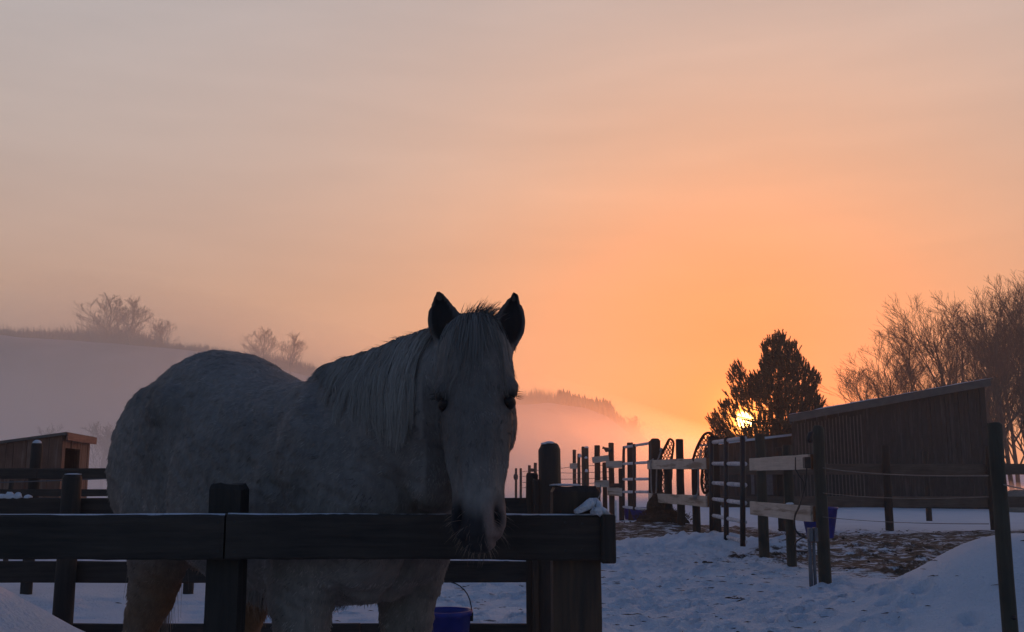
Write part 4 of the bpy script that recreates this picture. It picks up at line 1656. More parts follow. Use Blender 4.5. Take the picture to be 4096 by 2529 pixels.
def horse_mesh():
    mb = MB()
    K = 36
    th = np.linspace(0, 2 * np.pi, K, endpoint=False)
    # trunk: s, top, bottom, half width, height of greatest width (0..1), exponent
    T = [(-0.005, 1.36, 1.12, .07, .5, 2.0), (.05, 1.48, .98, .19, .5, 2.1), (.14, 1.545, .92, .245, .5, 2.2), (.26, 1.595, .88, .28, .5, 2.25), (.38, 1.63, .84, .30, .52, 2.3),
         (.50, 1.65, .80, .31, .52, 2.3), (.64, 1.63, .80, .31, .5, 2.3), (.80, 1.565, .755, .33, .46, 2.2), (.98, 1.495, .73, .335, .44, 2.2), (1.14, 1.485, .725, .32, .44, 2.15),
         (1.27, 1.50, .735, .295, .45, 2.1), (1.40, 1.485, .75, .275, .46, 2.1), (1.52, 1.44, .76, .245, .46, 2.1), (1.62, 1.32, .84, .19, .46, 2.0), (1.685, 1.18, .95, .09, .5, 2.0)]
    rings = []
    for (s, zt, zb, hw, m, p) in T:
        zm = zb + (zt - zb) * m
        c, q = sup(th, p)
        z = np.where(q > 0, zm + q * (zt - zm), zm + q * (zm - zb))
        w = hw * c * np.where(q > 0, 1 - .12 * q, 1.0)
        rings.append(R0 + U * s + w[:, None] * RT + z[:, None] * ZV)
    mb.loft(rings)

    def limb(pts, seg=16):
        """pts: (s, lat, z, rx along body, ry across)"""
        rr = []
        t2 = np.linspace(0, 2 * np.pi, seg, endpoint=False)
        for (s, lat, z, ra, rb) in pts:
            rr.append(bp(s, lat, z) + (ra * np.cos(t2))[:, None] * U + (rb * np.sin(t2))[:, None] * RT)
        mb.loft(rr)
    # forelegs (right is set a little back)
    for sg, s0 in ((1, 1.345), (-1, 1.425)):
        la = 0.165 * sg
        limb([(s0 + .04, la * 1.05, 1.15, .15, .085), (s0 + .03, la * 1.12, 1.00, .165, .105), (s0 + .01, la * 1.12, .87, .15, .108), (s0, la * 1.1, .76, .112, .092), (s0, la * 1.08, .64, .088, .078), (s0 + .01, la, .54, .075, .068),
              (s0 + .02, la, .47, .068, .062), (s0 + .02, la, .40, .056, .05), (s0 + .01, la, .28, .043, .04), (s0 + .01, la, .20, .052, .048), (s0 + .03, la, .13, .048, .046), (s0 + .05, la, .08, .062, .06), (s0 + .06, la, -.02, .075, .07)])
    # hind legs
    for sg, s0 in ((1, .42), (-1, .55)):
        la = 0.185 * sg
        limb([(s0 - .02, la * .9, 1.28, .20, .10), (s0 - .04, la * 1.0, 1.10, .21, .12), (s0 - .03, la * 1.02, .95, .165, .11), (s0 + .0, la, .82, .125, .095), (s0 - .04, la, .70, .105, .083), (s0 - .11, la, .58, .080, .062),
              (s0 - .15, la, .50, .074, .055), (s0 - .13, la, .41, .056, .046), (s0 - .11, la, .28, .045, .04), (s0 - .10, la, .20, .054, .048), (s0 - .07, la, .12, .05, .046), (s0 - .05, la, .07, .066, .062), (s0 - .04, la, -.02, .075, .07)])
    # muscle masses
    def ell(s, lat, z, a, b, c, tilt=0.0):
        ct, st = math.cos(tilt), math.sin(tilt)
        mb.ellipsoid(bp(s, lat, z), (U * a * ct + ZV * a * st, RT * b, -U * c * st + ZV * c * ct), 18, 12)
    for sg in (1, -1):
        ell(1.40, .185 * sg, 1.10, .15, .10, .30, .35)     # shoulder
        ell(1.53, .12 * sg, .98, .14, .115, .17)           # breast
        ell(.29, .178 * sg, 1.22, .25, .118, .30, -.2)      # thigh
        ell(.55, .235 * sg, 1.40, .12, .08, .10)           # hip
        ell(1.28, .04 * sg, 1.43, .20, .07, .07)           # withers
    # neck: from the shoulder to the poll
    N0, N1, N2, N3 = bp(1.22, 0.0, 1.18), np.array([-0.44, 3.31, 1.27]), np.array([-.275, 3.17, 1.375]), np.array([-.125, 3.075, 1.47])
    for i in range(1):
        P = spline([tuple(N0), tuple(N1), tuple(N2), tuple(N3)], 5)
        V_ = np.interp(np.linspace(0, 1, len(P)), [0, .33, .66, 1], [.345, .285, .222, .15])
        W_ = np.interp(np.linspace(0, 1, len(P)), [0, .33, .66, 1], [.23, .165, .125, .10])
        rr = []
        for k, p in enumerate(P):
            p = np.array(p)
            t = np.array(P[min(k + 1, len(P) - 1)]) - np.array(P[max(k - 1, 0)])
            t[2] *= .3
            t /= np.linalg.norm(t)
            sd = np.cross(t, ZV)
            sd /= np.linalg.norm(sd)
            up = np.cross(sd, t)
            c, q = sup(th, 2.1)
            w = W_[k] * c * np.where(q > 0, 1 - .38 * q ** 2, 1.0)
            rr.append(p + w[:, None] * sd + (V_[k] * q)[:, None] * up)
        mb.loft(rr)
    # head
    c, q = sup(th, 2.35)
    rr = []
    for (t, w, f, b) in HEADSEC:
        qq = np.where(q > 0, q * f, q * b)
        ww = w * c * np.where(q > 0, 1 - .16 * q, 1 - .42 * np.abs(q) ** 1.5)
        rr.append(H0 + HA * t + ww[:, None] * HL + qq[:, None] * HN)
    mb.loft(rr)

    def hell(t, l, n, a, b, c_):
        mb.ellipsoid(H0 + HA * t + HL * l + HN * n, (HL * a, HN * b, HA * c_), 14, 10)
    for sg in (1, -1):
        hell(.246, .096 * sg, .022, .030, .036, .040)      # orbit
        hell(.256, .094 * sg, .030, .028, .034, .016)
        hell(.316, .084 * sg, .026, .026, .032, .014)
        hell(.30, .080 * sg, -.085, .036, .085, .10)       # cheek
        hell(.40, .070 * sg, .012, .022, .02, .12)         # facial crest
        hell(.618, .051 * sg, .010, .027, .036, .040)      # nostril rim
        hell(.10, .070 * sg, -.02, .045, .05, .06)
    hell(.655, 0, .02, .052, .035, .035)                   # upper lip
    hell(.665, 0, -.035, .040, .035, .035)                 # chin
    # throat and jowl joining head and neck
    mb.ellipsoid(np.array(at(1742, 1860, 3.16)), (np.array([.10, 0, 0]), np.array([0, .09, 0]), np.array([0, 0, .15])), 16, 12)
    mb.ellipsoid(np.array(at(1700, 2010, 3.30)), (np.array([.12, 0, 0]), np.array([0, .10, 0]), np.array([0, 0, .16])), 16, 12)
    # ears
    for e in EARS:
        base, tip, front, wd = e
        ax = tip - base
        L = np.linalg.norm(ax)
        ax = ax / L
        fr = front - ax * front.dot(ax)
        fr /= np.linalg.norm(fr)
        sd = np.cross(ax, fr)
        rr = []
        t2 = np.linspace(0, 2 * np.pi, 20, endpoint=False)
        for f, w in ((-.18, .60), (0, .74), (.15, .90), (.32, 1.0), (.5, .94), (.66, .76), (.8, .56), (.9, .36), (.97, .18), (1.0, .06)):
            bend = 0.012 * math.sin(f * 3.0)
            rr.append(base + ax * (L * f) + fr * bend + (wd * w * np.cos(t2))[:, None] * sd + (max(wd * .58 * w, .012) * np.sin(t2))[:, None] * fr)
        mb.loft(rr)
    me = mb.mesh('horse_raw')
    bm = bmesh.new()
    bm.from_mesh(me)
    bmesh.ops.recalc_face_normals(bm, faces=bm.faces)
    bm.to_mesh(me)
    bm.free()
    o = bpy.data.objects.new('horse_raw', me)
    COL.objects.link(o)
    rm = o.modifiers.new('r', 'REMESH')
    rm.mode = 'VOXEL'
    rm.voxel_size = 0.0085
    sm = o.modifiers.new('s', 'SMOOTH')
    sm.factor = 0.5
    sm.iterations = 6
    dg = bpy.context.evaluated_depsgraph_get()
    ev = o.evaluated_get(dg)
    m2 = bpy.data.meshes.new_from_object(ev, depsgraph=dg)
    bpy.data.objects.remove(o)
    return m2


H0 = np.array(at(1898, 1268, 3.02))
H1 = np.array(at(1918, 2222, 2.815))
HA = (H1 - H0) / np.linalg.norm(H1 - H0)
HN = np.array([0.0, -1.0, 0.0])
HN = HN - HA * HN.dot(HA)
HN /= np.linalg.norm(HN)
HL = np.cross(HN, HA)
if HL[0] < 0:
    HL = -HL
HLEN = np.linalg.norm(H1 - H0)
print('head length', HLEN)
HEADSEC = [(-.005, .055, .03, .07), (.03, .082, .055, .10), (.08, .101, .072, .13), (.157, .112, .085, .16), (.225, .116, .088, .19), (.295, .108, .086, .205), (.357, .101, .083, .195), (.427, .090, .078, .16),
           (.49, .079, .072, .12), (.54, .074, .068, .095), (.58, .076, .066, .09), (.62, .075, .064, .088), (.655, .066, .058, .078), (.685, .050, .042, .055), (.705, .02, .02, .025)]
EARS = [(np.array(at(1800, 1372, 3.04)), np.array(at(1750, 1158, 3.03)), np.array([-.22, -1, .1]), 0.054),
        (np.array(at(2020, 1378, 3.04)), np.array(at(2060, 1172, 3.03)), np.array([.30, -1, .1]), 0.051)]

hme = horse_mesh()
nv = len(hme.vertices)
co = np.empty(nv * 3)
hme.vertices.foreach_get('co', co)
co = co.reshape(-1, 3)
no = np.empty(nv * 3)
hme.vertex_normals.foreach_get('vector', no)
no = no.reshape(-1, 3)


def head_coords(P):
    d = P - H0
    return d @ HA, d @ HL, d @ HN


t_, l_, n_ = head_coords(co)
in_head = (t_ > -.03) & (t_ < .76) & (np.abs(l_) < .16) & (n_ > -.26) & (n_ < .13)


def g2(a, b, c, sa, sb, sc):
    return np.exp(-(a / sa) ** 2 - (b / sb) ** 2 - (c / sc) ** 2)


disp = np.zeros(nv)
dark = np.zeros(nv)
for sg in (1, -1):
    # eye socket under the brow
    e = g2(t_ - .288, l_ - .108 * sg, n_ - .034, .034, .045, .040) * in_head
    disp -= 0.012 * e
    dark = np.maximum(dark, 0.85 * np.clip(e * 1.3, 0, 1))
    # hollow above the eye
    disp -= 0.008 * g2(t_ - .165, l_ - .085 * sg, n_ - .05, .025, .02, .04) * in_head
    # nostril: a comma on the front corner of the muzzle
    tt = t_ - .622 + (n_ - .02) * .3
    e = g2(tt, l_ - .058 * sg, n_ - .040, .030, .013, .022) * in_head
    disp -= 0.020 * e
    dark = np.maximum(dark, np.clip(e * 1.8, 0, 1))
    # cheek line and nasal groove
    disp -= 0.006 * g2(t_ - .46, l_ - .060 * sg, n_ - .03, .10, .014, .04) * in_head
# mouth
e = g2(t_ - .676, 0 * l_, n_ - .0, .008, 1, .05) * in_head
disp -= 0.008 * e
dark = np.maximum(dark, .6 * e)
# hollow of the ears
for base, tip, front, wd in EARS:
    ax = tip - base
    L = np.linalg.norm(ax)
    ax = ax / L
    fr = front - ax * front.dot(ax)
    fr /= np.linalg.norm(fr)
    sd = np.cross(ax, fr)
    d = co - base
    f, s, q = d @ ax / L, d @ sd, d @ fr
    wid = wd * np.interp(f, [-.1, 0, .15, .32, .5, .66, .8, .92, 1.0], [.3, .55, .75, .86, .80, .62, .40, .18, .0]) + 1e-4
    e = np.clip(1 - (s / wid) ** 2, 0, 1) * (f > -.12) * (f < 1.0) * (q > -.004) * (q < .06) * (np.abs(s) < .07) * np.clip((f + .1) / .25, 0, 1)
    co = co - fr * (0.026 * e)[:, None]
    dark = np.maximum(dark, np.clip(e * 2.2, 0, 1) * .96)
    ear_shade = np.clip((f - .02) / .2, 0, 1) * (f < 1.1) * (np.abs(s) < .08) * (np.abs(q) < .07)
    dark = np.maximum(dark, .62 * ear_shade)  # backlit shade painted over the whole ear
# winter coat: soft lumps and dents over the body
lum = fbm(co[:, 0] * 7 + co[:, 1] * 5, co[:, 2] * 6 + co[:, 1] * 4, 3)
disp += 0.010 * lum * (~in_head)
lum2 = fbm((co @ U) * 22 + (co @ ZV) * 9, co[:, 2] * 34 + co[:, 0] * 10, 3)
disp += 0.017 * lum2 * (~in_head)
# crease between thigh and flank, shoulder edge, breast furrow
s_, la_, z_ = (co - R0) @ U, (co - R0) @ RT, co[:, 2]
body = ~in_head
fl = np.exp(-((s_ - (.62 + .10 * np.sin((z_ - 1.0) * 3))) / .035) ** 2) * np.clip((1.38 - z_) / .2, 0, 1) * np.clip((z_ - .72) / .1, 0, 1)
disp -= 0.018 * fl * body * (np.abs(la_) > .1)
sh = np.exp(-((s_ - (1.16 + .25 * (z_ - 1.1))) / .04) ** 2) * np.clip((1.45 - z_) / .2, 0, 1) * np.clip((z_ - .8) / .1, 0, 1)
disp -= 0.012 * sh * body * (np.abs(la_) > .12)
br_ = np.exp(-(la_ / .022) ** 2) * (s_ > 1.45) * np.clip((1.15 - z_) / .15, 0, 1) * np.clip((z_ - .72) / .06, 0, 1)
disp -= 0.022 * br_ * body
co = co + no * disp[:, None]
hme.vertices.foreach_set('co', co.ravel())
hme.update()
hme.polygons.foreach_set('use_smooth', np.ones(len(hme.polygons), dtype=bool))

# coat colours (the horse's own pattern, plus shade put into the ears)
white = np.array([0.30, 0.26, 0.23])
grey = np.array([0.13, 0.113, 0.102])
stain = np.array([0.20, 0.095, 0.036])
skin = np.array([0.022, 0.021, 0.024])
pink = np.array([0.24, 0.15, 0.125])
pat = np.clip(0.5 + 1.8 * fbm(co[:, 0] * 3.1 + 2, co[:, 2] * 3.3 + co[:, 1] * 2, 4), 0, 1)
colr = white + (grey - white) * (0.15 + .55 * pat)[:, None]
st = np.clip((1.02 - z_) / .25, 0, 1) * np.clip((0.85 - s_) / .3, 0, 1)
st = np.maximum(st, np.clip((.78 - z_) / .15, 0, 1) * np.clip((1.2 - s_) / .1, 0, 1))
st = np.maximum(st, .5 * np.exp(-((s_ - .1) / .2) ** 2) * np.clip((1.25 - z_) / .3, 0, 1))
st = np.clip(st * (0.75 + .9 * fbm(co[:, 0] * 5, co[:, 2] * 5, 3)), 0, 1) * body
colr = colr + (stain - colr) * np.clip(st * 1.1, 0, .95)[:, None]
# dark roan patches on shoulder, hip and stifle
def patch(s0, z0, ss, sz, tilt):
    a = (s_ - s0) * math.cos(tilt) + (z_ - z0) * math.sin(tilt)
    b_ = -(s_ - s0) * math.sin(tilt) + (z_ - z0) * math.cos(tilt)
    return np.exp(-(a / ss) ** 2 - (b_ / sz) ** 2) * body
rn = np.clip(.75 + 1.2 * fbm(s_ * 16, z_ * 16 + la_ * 9, 3), 0, 1.2)
dk_ = np.clip((patch(1.40, 1.12, .17, .22, .3) * .75 + patch(.42, 1.46, .20, .06, -.5) * .8 + patch(.52, 1.22, .09, .10, .2) * .7 + patch(1.5, .95, .16, .15, 0) * .4) * rn, 0, .8) * .75
colr = colr + (grey * .55 - colr) * dk_[:, None]
# muzzle skin: dark over the front, with a pale snip on the horse's left
mz = in_head * np.clip((t_ - .545 - .03 * np.cos(l_ * 30)) / .06, 0, 1) * (n_ > -.06)
snip = in_head * np.clip((l_ - .002 + (.60 - t_) * .25 + .02 * fbm(t_ * 20, l_ * 20, 2)) / .012, 0, 1) * np.clip((t_ - .56) / .03, 0, 1)
colr = colr + (skin - colr) * (mz * (1 - snip))[:, None] * .95
colr = colr + (pink - colr) * (mz * snip)[:, None] * .7
# grey face
colr = colr + (grey * .75 - colr) * (in_head * np.clip((t_ - .12) / .1, 0, 1) * np.clip((.55 - t_) / .1, 0, 1) * .68)[:, None]
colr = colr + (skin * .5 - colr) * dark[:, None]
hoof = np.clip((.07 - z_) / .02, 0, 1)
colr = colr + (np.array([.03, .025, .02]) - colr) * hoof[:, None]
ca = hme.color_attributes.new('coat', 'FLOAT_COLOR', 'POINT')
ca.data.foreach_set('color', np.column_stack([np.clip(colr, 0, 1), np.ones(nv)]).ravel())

mcoat, nt, b = material('horse coat')
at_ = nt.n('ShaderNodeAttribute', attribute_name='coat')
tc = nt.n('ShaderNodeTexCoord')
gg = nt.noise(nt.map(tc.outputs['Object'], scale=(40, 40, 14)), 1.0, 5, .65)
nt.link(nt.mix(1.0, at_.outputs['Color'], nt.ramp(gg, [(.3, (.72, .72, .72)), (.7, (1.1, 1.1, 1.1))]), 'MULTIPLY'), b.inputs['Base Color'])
b.inputs['Roughness'].default_value = 0.75
b.inputs['Specular IOR Level'].default_value = 0.2
bump(nt, b, gg, .55, .008)
mhair, nt, b = material('horse hair')
at_ = nt.n('ShaderNodeAttribute', attribute_name='coat')
nt.link(at_.outputs['Color'], b.inputs['Base Color'])
b.inputs['Roughness'].default_value = 0.6
b.inputs['Specular IOR Level'].default_value = 0.3

hc = bp(.9, 0, 0)
HORSE = empty('horse', tuple(hc), 'grey-white horse with shaggy winter coat looking over the fence', 'horse')
hme.name = 'body'
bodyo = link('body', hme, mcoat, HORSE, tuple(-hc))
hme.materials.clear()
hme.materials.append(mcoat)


def ribbons(name, roots, paths, widths, cols, parent, flat=None):
    """tapering flat strands: paths (n,k,3), widths (n,), side vectors worked out from the camera-free strand frame"""
    n, k, _ = paths.shape
    tang = np.gradient(paths, axis=1)
    ref = np.tile(np.array([0.3, 0.9, 0.1]), (n, 1)) + rng.normal(0, .6, (n, 3))
    if flat is not None:
        ref = flat + rng.normal(0, .25, (n, 3))
    sd = np.cross(tang, ref[:, None, :])
    sd /= np.linalg.norm(sd, axis=2, keepdims=True) + 1e-9
    tap = np.linspace(1, 0.12, k) ** 0.7
    w = (widths[:, None] * tap[None, :])[..., None] * sd * .5
    V = np.stack([paths - w, paths + w], 2).reshape(-1, 3)
    i = np.arange(n)[:, None] * (2 * k) + np.arange(k - 1)[None, :] * 2
    F = np.stack([i, i + 1, i + 3, i + 2], -1).reshape(-1, 4)
    me = bpy.data.meshes.new(name)
    pw = np.array(parent.matrix_world.translation)
    V = V - pw
    me.vertices.add(len(V))
    me.vertices.foreach_set('co', V.ravel())
    me.loops.add(F.size)
    me.polygons.add(len(F))
    me.loops.foreach_set('vertex_index', F.ravel().astype(np.int32))
    me.polygons.foreach_set('loop_start', np.arange(0, F.size, 4, dtype=np.int32))
    me.update()
    me.polygons.foreach_set('use_smooth', np.ones(len(F), dtype=bool))
    c4 = np.column_stack([np.repeat(cols, 2 * k, axis=0), np.ones(n * 2 * k)])
    a = me.color_attributes.new('coat', 'FLOAT_COLOR', 'POINT')
    a.data.foreach_set('color', c4.ravel())
    return link(name, me, mhair, parent)


# surface samples for the coat
hme.calc_loop_triangles()
nt_ = len(hme.loop_triangles)
tri = np.empty(nt_ * 3, dtype=np.int32)
hme.loop_triangles.foreach_get('vertices', tri)
tri = tri.reshape(-1, 3)
A, B, C = co[tri[:, 0]], co[tri[:, 1]], co[tri[:, 2]]
area = np.linalg.norm(np.cross(B - A, C - A), axis=1)
nrm = np.cross(B - A, C - A) / (area[:, None] + 1e-12)


def sample(n, mask):
    pr = area * mask[tri].all(1)
    pr = pr / pr.sum()
    i = rng.choice(nt_, n, p=pr)
    u, v = rng.random(n), rng.random(n)
    f = u + v > 1
    u[f], v[f] = 1 - u[f], 1 - v[f]
    p = A[i] * (1 - u - v)[:, None] + B[i] * u[:, None] + C[i] * v[:, None]
    return p, nrm[i], colr[tri[i, 0]], dark[tri[i, 0]]


def coat(name, n, mask, flow, Lr, Wr, lift):
    p, m, c, dk = sample(n, mask)
    keep = dk < .3
    p, m, c = p[keep], m[keep], c[keep]
    d = flow(p)
    # locks: neighbouring hair leans the same way
    sw = np.stack([fbm(p[:, 0] * 14 + p[:, 2] * 6, p[:, 1] * 14 + p[:, 2] * 9, 2), fbm(p[:, 2] * 13 + 5, p[:, 0] * 13, 2), fbm(p[:, 1] * 15, p[:, 2] * 15 + 9, 2)], 1)
    d = d + 1.6 * sw + rng.normal(0, .12, d.shape)
    d = d - m * np.sum(d * m, 1)[:, None]
    d /= np.linalg.norm(d, axis=1)[:, None] + 1e-9
    L = rng.uniform(*Lr, len(p))
    k = 4
    f = np.linspace(0, 1, k)
    paths = p[:, None, :] + d[:, None, :] * (L[:, None] * f)[..., None] + m[:, None, :] * (lift * L[:, None] * (f * (1.5 - .6 * f))[None, :])[..., None] - m[:, None, :] * 0.001
    lk = np.clip(1 + 1.5 * fbm(p @ U * 26 + p[:, 2] * 14, p[:, 2] * 38 - p @ U * 12, 2), .45, 1.6)[:, None]
    cc = np.clip(c * rng.uniform(.85, 1.12, (len(p), 1)) * lk, 0, 1)
    ribbons(name, None, paths, rng.uniform(*Wr, len(p)), cc, HORSE, m)


def body_flow(p):
    return np.tile(-U * .75 - ZV * .8, (len(p), 1))


def head_flow(p):
    return np.tile(HA, (len(p), 1))


coat('coat_hair', 60000, body & (z_ > .45), body_flow, (.010, .022), (.0020, .0038), .16)
coat('face_hair', 9000, in_head & (t_ < .55), head_flow, (.008, .018), (.0018, .0035), .2)
# long belly and throat fringe
bel = body & (z_ < .80) & (s_ > .55) & (s_ < 1.25) & (no[:, 2] < -.4)
coat('belly_fringe', 1500, bel, lambda p: np.tile(-ZV + -U * .3, (len(p), 1)) * 1.0, (.02, .045), (.003, .005), .8)


# mane, falling to the horse's right
def strand_fall(root, d0, L, k=9, g=1.0, out=None, curl=.03):
    pts = [root]
    d = d0 / np.linalg.norm(d0)
    for i in range(k - 1):
        d = d + np.array([0, 0, -1.0]) * g * (1.2 / k) * 2.2 + rng.normal(0, curl, 3)
        d = d / np.linalg.norm(d)
        pts.append(pts[-1] + d * (L / (k - 1)))
    return np.array(pts)


from mathutils.bvhtree import BVHTree
bvh = BVHTree.FromPolygons([tuple(v) for v in co], [tuple(t) for t in tri.tolist()])


def keep_out(P, off):
    """press a strand onto the skin instead of letting it sink in"""
    for i in range(1, len(P)):
        loc, n, idx, dist = bvh.find_nearest(Vector(P[i]), 0.12)
        if loc is None:
            continue
        v = Vector(P[i]) - loc
        if v.dot(n) < off:
            q = loc + n * off
            P[i] = np.array(q)
    return P


crest = [np.array(at(1768, 1305, 3.13)), np.array(at(1715, 1300, 3.16)), np.array(at(1610, 1325, 3.22)), np.array(at(1500, 1370, 3.30)), np.array(at(1410, 1418, 3.40)), np.array(at(1330, 1462, 3.50))]


def snap(p):
    loc, n, idx, dist = bvh.find_nearest(Vector(p))
    return np.array(loc), np.array(n)


cs = np.array(spline([tuple(c) for c in crest], 12))
# walk the crest on the real surface: highest skin point near each guide point
cs2 = []
for p in cs:
    hit = bvh.ray_cast(Vector((p[0], p[1], 2.2)), Vector((0, 0, -1)))
    cs2.append(np.array(hit[0]) if hit[0] is not None else p)
cs = np.array(cs2)
manecol = np.array([0.36, 0.32, 0.28])
def clump(P, guides, f):
    """draw a strand's end towards the lock it belongs to"""
    k = min(range(len(guides)), key=lambda i: abs(guides[i][0] - f))
    G = guides[k][1]
    w = (np.linspace(0, 1, len(P)) ** 1.3 * guides[k][2])[:, None]
    n = len(P)
    g = G[np.minimum(np.arange(n), len(G) - 1)]
    return P * (1 - w) + g * w


GM = []
for i in range(46):
    f = (i + rng.uniform(.1, .9)) / 46
    g = f * (len(cs) - 1)
    j = min(int(g), len(cs) - 2)
    p = cs[j] + (cs[j + 1] - cs[j]) * (g - j)
    d0 = RT * .85 + ZV * .12 + U * rng.normal(0, .22)
    L = np.interp(f, [0, .2, .45, .7, .9, 1], [.44, .42, .34, .26, .18, .10]) * rng.uniform(.7, 1.05)
    G = strand_fall(p, d0, L, 10, 2.2, curl=.05)
    wv = np.linspace(0, 1, 10)[:, None] * (np.sin(np.linspace(0, rng.uniform(3, 7), 10) + rng.uniform(0, 6)) * .012)[:, None] * U[None, :]
    GM.append((f, keep_out(G + wv, .012), rng.uniform(.35, .85)))
strands, wd_, cl_ = [], [], []
for i in range(3000):
    f = rng.random() ** 1.1
    g = f * (len(cs) - 1)
    j = min(int(g), len(cs) - 2)
    p = cs[j] + (cs[j + 1] - cs[j]) * (g - j) + rng.normal(0, .010, 3) * np.array([1, 1, .3])
    lock = float(vnoise(np.array(f * 26), np.array(1.7)))
    d0 = RT * (0.8 + .3 * lock) + ZV * .12 + U * rng.normal(.3 * (lock - .5), .08) + rng.normal(0, .05, 3)
    L = np.interp(f, [0, .2, .45, .7, .9, 1], [.40, .38, .30, .22, .15, .09]) * rng.uniform(.45, 1.05) * (.75 + .5 * lock)
    P = strand_fall(p, d0, L, 10, 2.2, curl=.02)
    P = clump(P, GM, f)
    P = keep_out(P, 0.006 + .010 * rng.random())
    strands.append(P)
    wd_.append(rng.uniform(.0013, .0028))
    cl_.append(manecol * rng.uniform(.72, 1.12) * (0.75 + .35 * lock))
# stray wisps standing off the crest
for i in range(160):
    f = rng.random()
    g = f * (len(cs) - 1)
    j = min(int(g), len(cs) - 2)
    p = cs[j] + (cs[j + 1] - cs[j]) * (g - j)
    d0 = ZV * rng.uniform(.5, 1.0) - U * rng.uniform(.2, 1.1) + RT * rng.normal(.1, .3)
    strands.append(strand_fall(p, d0, rng.uniform(.02, .055), 10, .5))
    wd_.append(rng.uniform(.0012, .0022))
    cl_.append(manecol * .6)
ribbons('mane', None, np.array(strands), np.array(wd_), np.clip(np.array(cl_), 0, 1), HORSE)

# forelock: falls from the poll down the forehead, a tuft stands up between the ears
strands, wd_, cl_ = [], [], []
GF = []
for i in range(17):
    l = (i - 8) / 8 * .055 + rng.normal(0, .003)
    p = H0 + HA * .03 + HL * l
    hit = bvh.ray_cast(Vector(p + HN * .3), Vector(-HN))
    p = np.array(hit[0]) if hit[0] is not None else p + HN * .05
    d0 = HN * .4 + HL * (l * 11 + rng.normal(0, .25)) + HA * .8
    G = strand_fall(p, d0, rng.uniform(.13, .27), 9, 1.4, curl=.06)
    GF.append((l, keep_out(G, .008), rng.uniform(.4, .85)))
for i in range(360):
    l = rng.normal(0, .028)
    p = H0 + HA * rng.uniform(.0, .05) + HL * l
    hit = bvh.ray_cast(Vector(p + HN * .3), Vector(-HN))
    p = np.array(hit[0]) if hit[0] is not None else p + HN * .05
    d0 = HN * .45 + HL * (l * 9 + rng.normal(0, .10)) + HA * .8
    L = rng.uniform(.08, .25)
    P = strand_fall(p, d0, L, 9, 1.4, curl=.015)
    P = clump(P, GF, l)
    P = keep_out(P, .004 + .006 * rng.random())
    strands.append(P)
    wd_.append(rng.uniform(.0014, .0030))
    cl_.append(manecol * rng.uniform(.55, .95) * .72)
for i in range(650):
    l = rng.normal(.010, .024)
    p = H0 + HA * rng.uniform(.0, .035) + HL * l + HN * rng.uniform(-.05, .03)
    d0 = ZV * 1.0 + HL * (.25 + .5 * float(vnoise(np.array(l * 160), np.array(.5))) + l * 6 + rng.normal(.0, .12)) + HN * rng.normal(.1, .3)
    strands.append(strand_fall(p, d0, rng.uniform(.03, .066), 9, .3, curl=.05))
    wd_.append(rng.uniform(.0014, .0026))
    cl_.append(manecol * rng.uniform(.2, .55))
ribbons('forelock', None, np.array(strands), np.array(wd_), np.clip(np.array(cl_), 0, 1), HORSE)

# whiskers and chin hair
strands, wd_, cl_ = [], [], []
pm, mm, cm_, dk = sample(230, in_head & (t_ > .56) & (n_ < .06))
for p, m in zip(pm, mm):
    tt = (p - H0) @ HA
    if tt < .6 and rng.random() < .6:
        continue
    d0 = m + np.array([0, 0, -.35]) + rng.normal(0, .2, 3)
    strands.append(strand_fall(p, d0, rng.uniform(.012, .038) * (1.2 if tt > .62 else .8), 6, .25, curl=.08))
    wd_.append(rng.uniform(.0007, .0012))
    cl_.append(np.array([.25, .17, .13]) * rng.uniform(.6, 1.2))
ribbons('whiskers', None, np.array(strands), np.array(wd_), np.clip(np.array(cl_), 0, 1), HORSE)
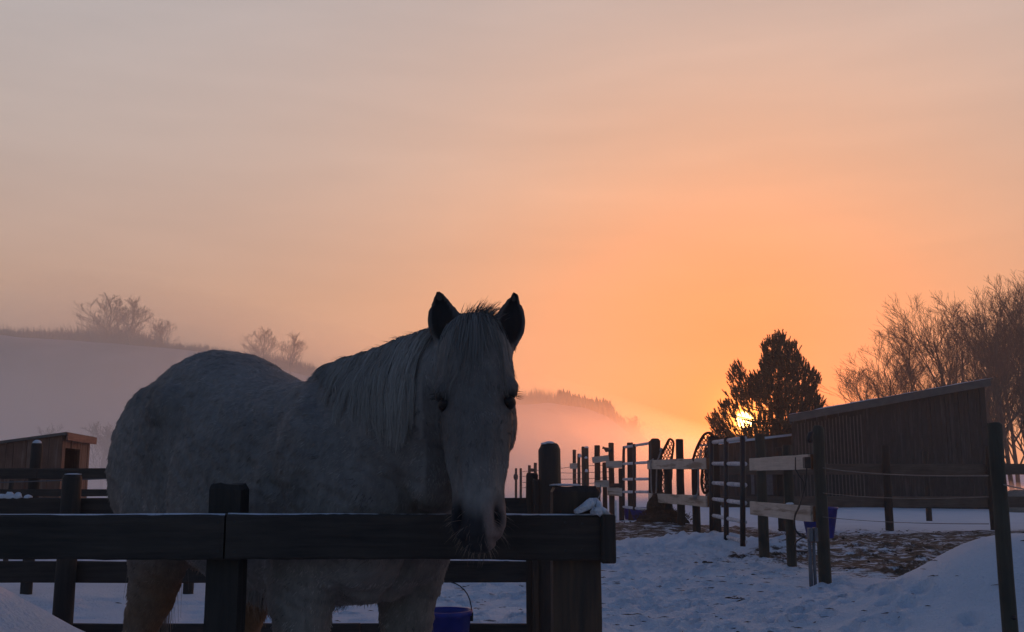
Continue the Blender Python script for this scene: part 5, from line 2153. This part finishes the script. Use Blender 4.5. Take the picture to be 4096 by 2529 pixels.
# lashes
strands, wd_, cl_ = [], [], []
for sg in (1, -1):
    for i in range(14):
        p = H0 + HA * (.266 + rng.normal(0, .004)) + HL * (.116 * sg) + HN * rng.uniform(.01, .05)
        d0 = HL * sg + HA * rng.uniform(.1, .5) + HN * .5
        strands.append(strand_fall(p, d0, rng.uniform(.012, .024), 5, .1))
        wd_.append(.0016)
        cl_.append(np.array([.02, .018, .018]))
ribbons('eyelashes', None, np.array(strands), np.array(wd_), np.array(cl_), HORSE)

# eyes
meye, nt, b = material('dark eye')
tc = nt.n('ShaderNodeTexCoord')
nt.link(nt.ramp(nt.noise(tc.outputs['Object'], 20), [(.3, (.006, .004, .004)), (.7, (.016, .01, .008))]), b.inputs['Base Color'])
b.inputs['Roughness'].default_value = 0.45
b.inputs['Specular IOR Level'].default_value = 0.25
for sg in (1, -1):
    mb = MB()
    c = H0 + HA * .286 + HL * (.0875 * sg + .003) + HN * .021
    mb.ellipsoid(c, (HL * .0235, HN * .026, HA * .021), 18, 12)
    mb.build('eye', meye, HORSE, True)

# tail, just showing at the rump
strands, wd_, cl_ = [], [], []
for i in range(700):
    la0, da = rng.normal(0, .022), rng.normal(0, .03)
    zz = np.linspace(1.38, rng.uniform(.45, .75), 12)
    sb = np.interp(zz, [.4, .7, .95, 1.15, 1.3, 1.36, 1.38], [.06, .05, .04, .0, -.035, -.03, .0]) + rng.normal(0, .014)
    wv = .012 * np.sin(np.linspace(0, 5, 12) + rng.uniform(0, 6))
    P = np.array([bp(sb[k] + wv[k] * .5, la0 + da * k / 11 + wv[k], zz[k]) for k in range(12)])
    strands.append(P)
    wd_.append(rng.uniform(.003, .006))
    cl_.append(np.array([.30, .24, .19]) * rng.uniform(.5, 1.1))
ribbons('tail', None, np.array(strands), np.array(wd_), np.clip(np.array(cl_), 0, 1), HORSE)

for ch in HORSE.children:
    if ch.name.split('.')[0] in ('coat_hair', 'face_hair', 'belly_fringe', 'whiskers', 'eyelashes'):
        tag(ch, kind='stuff')
